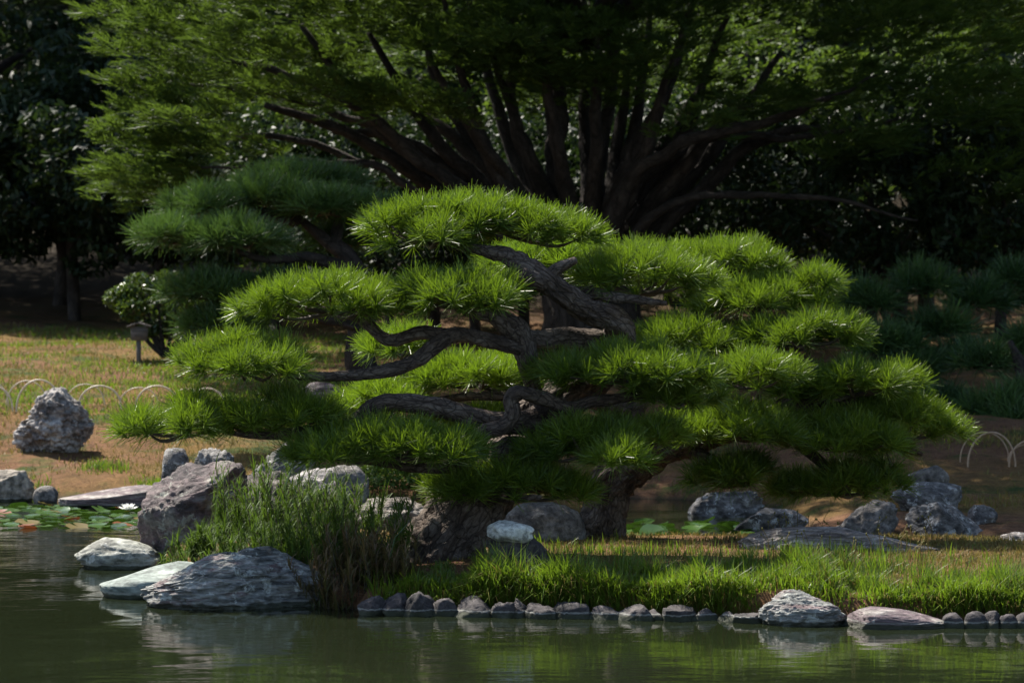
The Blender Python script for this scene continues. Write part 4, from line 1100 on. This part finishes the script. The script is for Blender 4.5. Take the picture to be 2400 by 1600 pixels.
def hoop(px0, px1, pytop, pybase, D, label, group, dy=0.0, r=0.009, mat='bamboo'):
    a = P(px0, pybase, D); b = P(px1, pybase, D + dy)
    h = P(0, pytop, D)[2] - a[2]
    ga, gb = Hs(a[0], a[1]), Hs(b[0], b[1])
    pts = []
    for t in np.linspace(0, math.pi, 13):
        f = (1 - math.cos(t)) / 2
        base = a * (1 - f) + b * f
        base[2] += h * math.sin(t) ** 0.9
        pts.append(base)
    pts = [np.array([a[0], a[1], min(ga, a[2]) - 0.06])] + pts + [np.array([b[0], b[1], min(gb, b[2]) - 0.06])]
    V, Q, T, vec = tube(pts, [r] * len(pts), 7, 4, 0.03, int(px0) + 900)
    return solo("bamboo_hoop", (a[0], a[1], a[2] - 0.05), V, label, "garden hoop", quads=Q, tris=T, mat=M[mat], smooth=True, group=group)
# base rows follow the ground so that every foot stands in the soil
def ground_row(px, D):
    return 700 + (EYE - Hs((px - 1200) / F * D, D)) / D * F
HB = [(-70, 20, 892), (-60, 30, 905), (14, 112, 892), (38, 145, 890), (155, 245, 900), (183, 285, 904), (280, 372, 908), (318, 418, 904), (398, 480, 911), (440, 530, 910)]
HL = ["leftmost of the left hoops, half outside the frame", "second left hoop, right leg by the frame edge", "third left hoop, thin one arching behind the craggy boulder", "fourth left hoop, pale one rising right behind the craggy boulder",
      "fifth left hoop, thin one starting right of the craggy boulder", "sixth left hoop, pale one nearest right of the craggy boulder", "seventh left hoop, thin one in the middle of the open row", "eighth left hoop, pale one in the middle of the open row", "ninth left hoop, last pale one before the needle pad", "tenth left hoop, dark one partly behind the low needle pad"]
for i, (x0, x1, yt) in enumerate(HB):
    D = 26.6 + (0.25 if i % 2 == 0 else 0)
    hoop(x0, x1, yt, ground_row((x0 + x1) / 2, D) + 2, D, "bamboo hoop edging, " + HL[i], "bamboo hoops on the left bank", r=0.006 if i % 2 == 0 else 0.0092)
for i, (x0, x1, yt, lb) in enumerate([(2250, 2365, 1012, "bamboo hoop edging on the right bank, dim one behind"), (2268, 2380, 1013, "bamboo hoop edging on the right bank, bright coppery one in front"), (2365, 2480, 1030, "bamboo hoop edging on the right bank, cut by the frame edge"), (2362, 2470, 1040, "dim bamboo hoop at the right frame edge behind the last bright one")]):
    D = 22.6 + (0.2 if i in (0, 3) else 0)
    hoop(x0, x1, yt, ground_row((x0 + x1) / 2, D) + 2, D, lb, "bamboo hoops on the right bank", r=0.006 if i in (0, 3) else 0.0085, mat='bamboo_old')

# ------------------------------------------------------------------ lily pads and water lily
def lily_mesh(seed, mat):
    r2 = np.random.default_rng(seed)
    n = 16
    a = np.linspace(0.16, 2 * math.pi - 0.16, n)
    r = 1 + r2.normal(0, 0.03, n)
    rim = np.stack([np.cos(a) * r, np.sin(a) * r, np.abs(r2.normal(0, 0.06, n)) + 0.02], 1)
    mid = rim * np.array([0.6, 0.6, 0.2])
    V = np.vstack([[[0.05, 0, 0.01]], mid, rim])
    i = np.arange(n - 1)
    T = np.stack([np.zeros(n - 1, int), 1 + i, 2 + i], 1)
    Q = np.stack([1 + i, 1 + n + i, 2 + n + i, 2 + i], 1)
    return make_mesh("lily_pad", V, Q, T, mat, True, np.repeat(r2.random(), len(V)))
LP = {'green': [lily_mesh(s, M['lily_green']) for s in range(5)], 'rust': [lily_mesh(s + 20, M['lily_rust']) for s in range(2)], 'gold': [lily_mesh(s + 30, M['lily_gold']) for s in range(2)]}
def lily_patch(n, xr, yr, where, group, rust=0.09, gold=0.06, rs=(0.055, 0.10), tilt=0.11):
    placed = []
    tr = 0
    while len(placed) < n and tr < 9000:
        tr += 1
        px = rng.uniform(*xr); py = rng.uniform(*yr)
        D = EYE * F / (py - 700)
        x = (px - 1200) / F * D
        r = rng.uniform(*rs)
        if Hs(x, D) > -0.04: continue
        if any((x - a) ** 2 + (D - b) ** 2 < (0.8 * (r + c)) ** 2 for a, b, c in placed): continue
        placed.append((x, D, r))
        u = rng.random()
        kd = 'rust' if u < rust else ('gold' if u < rust + gold else 'green')
        look = {'green': "glossy green", 'rust': "rust brown", 'gold': "yellowed"}[kd]
        o = link("lily_pad", LP[kd][int(rng.integers(len(LP[kd])))], None, (x, D, 0.004 + 0.004 * rng.random()))
        o.scale = (r, r, r)
        o.rotation_euler = (rng.normal(0, tilt), rng.normal(0, tilt), rng.uniform(0, 6.28))
        tag(o, f"{look} lily pad {where}", "lily pad", f"{look} lily pads {where}")
lily_patch(115, (-40, 335), (1183, 1238), "floating left of the big purple boulder", "x")
lily_patch(44, (1440, 1760), (1222, 1275), "in the water behind the rear pine trunk", "x", 0.0, 0.0, (0.06, 0.10), 0.24)
fl = P(300, 1204, 20.8)
fl[2] = 0.02
wl = thing("water_lily", fl, "white water lily flower open among the pads left of the big boulder", "flower")
for ring, (cnt, tilt, ln) in enumerate(((9, 0.35, 0.085), (8, 0.75, 0.075), (6, 1.1, 0.06))):
    for i in range(cnt):
        a = i * 2 * math.pi / cnt + ring * 0.3
        d = np.array([math.cos(a) * math.cos(tilt), math.sin(a) * math.cos(tilt), math.sin(tilt)])
        s = np.array([-math.sin(a), math.cos(a), 0]); nn = np.cross(d, s)
        b0 = fl + np.array([0, 0, 0.01])
        V = np.array([b0, b0 + d * ln * .55 + s * .016 - nn * 0.004, b0 + d * ln, b0 + d * ln * .55 - s * .016 - nn * 0.004, b0 + d * ln * 0.5 + nn * 0.004])
        part("petal", wl, V, tris=np.array([[0, 1, 4], [1, 2, 4], [2, 3, 4], [3, 0, 4]]), mat=M['petal'], tint=np.full(5, .5))
v, f = ico(1); part("stamens", wl, v * 0.014 + fl + np.array([0, 0, 0.03]), tris=f, mat=M['pistil'])

# ------------------------------------------------------------------ grass, reeds
def grass_field(name, n, sampler, hr, wr, lean, mat, label, tone=(0, 1), zoff=-0.01, hang=False):
    pos, hs = sampler(n)
    n = len(pos)
    z = H(pos[:, 0], pos[:, 1])
    keep = z > 0.02
    pos, hs, z = pos[keep], hs[keep], z[keep]
    n = len(pos)
    p = np.stack([pos[:, 0], pos[:, 1], z + zoff], 1)
    h = rng.uniform(*hr, n) * hs
    az = rng.uniform(0, 6.28, n); ln = np.abs(rng.normal(lean, 0.35, n))
    if hang:
        near = (p[:, 1] - shore_front(p[:, 0] / p[:, 1] * F + 1200)) < 0.16
        az = np.where(near & (rng.random(n) < 0.75), rng.normal(-1.57, 0.7, n), az)
        ln = np.where(near, ln + rng.uniform(0.2, 1.0, n), ln)
    V, Q, T, t = blades(p, h, rng.uniform(*wr, n), az, ln, np.clip(rng.uniform(*tone, n), 0, 1))
    return solo(name, (p[:, 0].mean(), p[:, 1].mean(), p[:, 2].mean()), V, label, "grass", quads=Q, tris=T, mat=mat, tint=t, kind='stuff')

def nz2(x, y, f, s): return vnoise(np.stack([x * f, y * f, np.zeros(len(x))], 1), s)

def shore_sampler(n):
    px = rng.uniform(860, 2560, n); yf = shore_front(px)
    d = 0.03 + rng.random(n) ** 1.25 * 0.85
    y = yf + d
    x = (px - 1200) / F * y
    hs = np.clip(1.12 - d * 0.95 + 0.6 * nz2(x, y, 2.6, 3) + 0.55 * nz2(x, y, 8, 33), 0.15, 1.45)
    k = rng.random(n) < np.clip(0.75 + 0.8 * nz2(x, y, 4.5, 6) - d * 0.7, 0.04, 1)
    hs = np.where((px > 930) & (px < 1380) & (d > 0.4), hs * 0.45, hs)
    return np.stack([x, y], 1)[k], hs[k]
grass_field("grass", 60000, shore_sampler, (0.04, 0.185), (0.003, 0.0075), 0.65, M['grass'], "tall lush green grass along the front shore above the edging stones", hang=True)
grass_field("withered_grass", 14000, shore_sampler, (0.04, 0.17), (0.003, 0.006), 0.9, M['grass_dry'], "withered straw blades mixed into the tall shore grass", hang=True)

def turf_sampler(n):
    px = rng.uniform(900, 2600, n); a, b = shore_front(px), shore_back(px)
    y = a + 0.25 + (b - a - 0.3) * rng.random(n)
    x = (px - 1200) / F * y
    k = rng.random(n) < np.clip(0.65 + 0.6 * nz2(x, y, 2.0, 12), 0.1, 1)
    return np.stack([x, y], 1)[k], np.ones(k.sum())
grass_field("dry_turf", 42000, turf_sampler, (0.018, 0.05), (0.004, 0.007), 0.7, M['grass_dry'], "short straw coloured turf of the island around the pine trunks")

def sparse_sampler(n):
    px = rng.uniform(1150, 2600, n); a = shore_front(px)
    y = a + 0.5 + 2.4 * rng.random(n) ** 1.3
    x = (px - 1200) / F * y
    k = rng.random(n) < np.clip(0.15 + 0.9 * nz2(x, y, 1.6, 14), 0.03, 1)
    return np.stack([x, y], 1)[k], np.ones(k.sum())
grass_field("grass_tufts", 9000, sparse_sampler, (0.03, 0.10), (0.004, 0.007), 0.4, M['grass'], "scattered green tufts growing through the dry island turf")

def bank_sampler(n):
    px = rng.uniform(-150, 900, n); y = rng.uniform(26.0, 37.5, n)
    x = (px - 1200) / F * y
    g = np.exp(-((y - 27.6) / 1.4) ** 2)
    k = rng.random(n) < np.clip(0.22 + 0.7 * g + 0.7 * nz2(x, y, 1.3, 21), 0.03, 1)
    return np.stack([x, y], 1)[k], np.ones(k.sum())
grass_field("lawn_grass", 40000, bank_sampler, (0.03, 0.09), (0.006, 0.011), 0.6, M['grass'], "thin yellow green grass of the sunny left lawn", (0.2, 1))
def bank_dry(n):
    px = rng.uniform(-150, 950, n); y = rng.uniform(23.2, 38, n)
    x = (px - 1200) / F * y
    k = rng.random(n) < np.clip(0.5 + 0.6 * nz2(x, y, 1.4, 23), 0.05, 1)
    return np.stack([x, y], 1)[k], np.ones(k.sum())
grass_field("dry_lawn_grass", 36000, bank_dry, (0.03, 0.07), (0.006, 0.012), 0.8, M['grass_dry'], "brown withered grass of the left lawn and bank")
def weed_sampler(n):
    px = rng.uniform(-100, 560, n); y = rng.uniform(22.7, 23.9, n)
    x = (px - 1200) / F * y
    k = rng.random(n) < np.clip(0.1 + 1.3 * nz2(x, y, 2.0, 27) - (y - 22.9) * 0.5, 0.0, 1)
    return np.stack([x, y], 1)[k], np.ones(k.sum())
grass_field("shore_weeds", 9000, weed_sampler, (0.03, 0.10), (0.006, 0.011), 0.6, M['grass'], "green weeds along the far left shoreline", (0.2, 1))
def rbank(n):
    px = rng.uniform(1300, 2700, n); y = rng.uniform(20.2, 24.5, n)
    x = (px - 1200) / F * y
    k = rng.random(n) < np.clip(0.3 + 0.9 * nz2(x, y, 1.3, 29), 0.02, 1)
    return np.stack([x, y], 1)[k], np.ones(k.sum())
grass_field("bank_grass", 20000, rbank, (0.03, 0.08), (0.006, 0.011), 0.6, M['grass_dry'], "sparse dry grass of the shaded right bank")

def reed_clump(name, px, D, rad, h, nst, mat, label, leaf=(0.06, 0.14), broad=0, lw=0.0062, per=27):
    x = (px - 1200) / F * D
    z0 = max(Hs(x, D), 0.0)
    t = thing(name, (x, D, z0), label, "reeds", "reed clumps on the left tip of the island")
    ms, ml = MB(), MB()
    for k in range(nst):
        a = rng.uniform(0, 6.28); r = rad * math.sqrt(rng.random())
        b = np.array([x + math.cos(a) * r, D + math.sin(a) * r * 0.8, 0])
        b[2] = max(Hs(b[0], b[1]), -0.05) - 0.03
        hh = h * (0.35 + 0.8 * rng.random() ** 1.3)
        ln = np.array([math.cos(a) * r / rad * 0.28 + rng.normal(0, 0.12), math.sin(a) * 0.12 + rng.normal(0, 0.1), 1.0])
        top = b + ln * hh
        midp = (b + top) / 2 + np.array([-ln[0] * 0.05, 0, 0.02])
        V, Q, T, _ = tube([b, midp, top], [0.0026, 0.0022, 0.0012], 3, 3, 0)
        ms.add(V, Q, T)
        f = rng.random(per) ** 0.8 * 0.8 + 0.2
        lp = b + (top - b) * f[:, None]
        V, Q, T, ti = blades(lp, rng.uniform(*leaf, per), rng.uniform(0.6, 1.2, per) * lw, rng.uniform(0, 6.28, per), rng.uniform(0.4, 2.0, per), np.clip(f * 0.6 + rng.normal(0.15, 0.2, per), 0, 1))
        ml.add(V, Q, T, ti)
    kw = ms.kw(); part("stems", t, kw['verts'], kw['quads'], kw['tris'], mat=M['twig'], kind='stuff')
    kw = ml.kw(); part("leaves", t, kw['verts'], kw['quads'], kw['tris'], mat=mat, tint=kw['tint'], kind='stuff')
    for k in range(broad):
        a = rng.uniform(0, 6.28)
        b = np.array([[x + rng.normal(0, rad * 0.5), D + rng.normal(0, rad * 0.4), z0]])
        V, Q, T, ti = blades(b, np.array([h * rng.uniform(0.95, 1.35)]), np.array([rng.uniform(0.016, 0.026)]), np.array([a]), np.array([rng.uniform(0.15, 0.75)]), np.array([rng.random()]))
        part("blade", t, V, Q, T, mat=M['reed_broad'], tint=ti)
    return t
reed_clump("reed_clump", 590, 15.95, 0.20, 0.48, 55, M['reed'], "tall reed clump in front of the big purple boulder with broad upright blades", broad=9)
reed_clump("reed_clump", 690, 15.75, 0.24, 0.46, 70, M['reed'], "tallest dense reed clump in the middle under the low left needle pad", broad=7)
reed_clump("reed_clump", 785, 15.5, 0.22, 0.40, 65, M['reed'], "reed clump right of the tallest one beside the leaning trunk", broad=6)
reed_clump("reed_clump", 850, 15.1, 0.24, 0.36, 80, M['reed'], "leafy reed clump at the foot of the leaning pine trunk", broad=3)
reed_clump("reed_clump", 570, 15.35, 0.26, 0.24, 60, M['reed'], "low reed clump just above the streaked boulder")
reed_clump("reed_clump", 450, 15.8, 0.16, 0.2, 40, M['reed'], "small reed tuft at the foot of the big purple boulder")
reed_clump("reed_clump", 700, 15.1, 0.25, 0.30, 70, M['reed'], "middling reed clump behind the top of the streaked boulder")
reed_clump("withered_clump", 820, 14.55, 0.17, 0.30, 70, M['reed_red'], "withered reddish clump hanging over the waterline right of the streaked boulder", leaf=(0.05, 0.11), lw=0.008)
reed_clump("withered_clump", 905, 14.55, 0.16, 0.22, 45, M['reed_red'], "low half green withered clump above the first edging stones", leaf=(0.05, 0.1), lw=0.008)

# fern and seed heads
fx = P(868, 1265, 15.0); fz = Hs(fx[0], fx[1])
n = 7
pos = np.tile(np.array([[fx[0], fx[1], fz]]), (n, 1)); an = np.linspace(0, 6.28, n, endpoint=False)
dv = np.stack([np.cos(an) * 0.6, np.sin(an) * 0.6, np.full(n, 1.0)], 1)
V, Q, t = fronds(pos, dv, np.stack([-np.cos(an), -np.sin(an), np.full(n, 0.6)], 1), np.full(n, 0.2), rng.random(n))
solo("fern", (fx[0], fx[1], fz), V, "small bright fern between the reeds and the leaning trunk", "fern", quads=Q, mat=M['grass'], tint=t)
mb = MB()
for k in range(70):
    px = rng.uniform(1800, 2200); y = rng.uniform(14.4, 15.6) if k < 45 else rng.uniform(16.1, 16.5)
    x = (px - 1200) / F * y; z = Hs(x, y); h = rng.uniform(0.1, 0.2)
    e = np.array([x + rng.normal(0, 0.03), y, z + h])
    V, Q, T, _ = tube([(x, y, z - 0.01), (x, y, z + h * .6), e], [0.0015, 0.0015, 0.001], 3, 2, 0); mb.add(V, Q, T, np.full(len(V), .5))
    v, f = ico(1); mb.add(v * np.array([.005, .005, .009]) + e, None, f, np.full(len(v), .9))
kw = mb.kw()
solo("seed_heads", (1.8, 15, 0.15), kw['verts'], "thin seed heads nodding around the log like stone", "grass", quads=kw['quads'], tris=kw['tris'], mat=M['grass_dry'], tint=kw['tint'], kind='stuff')
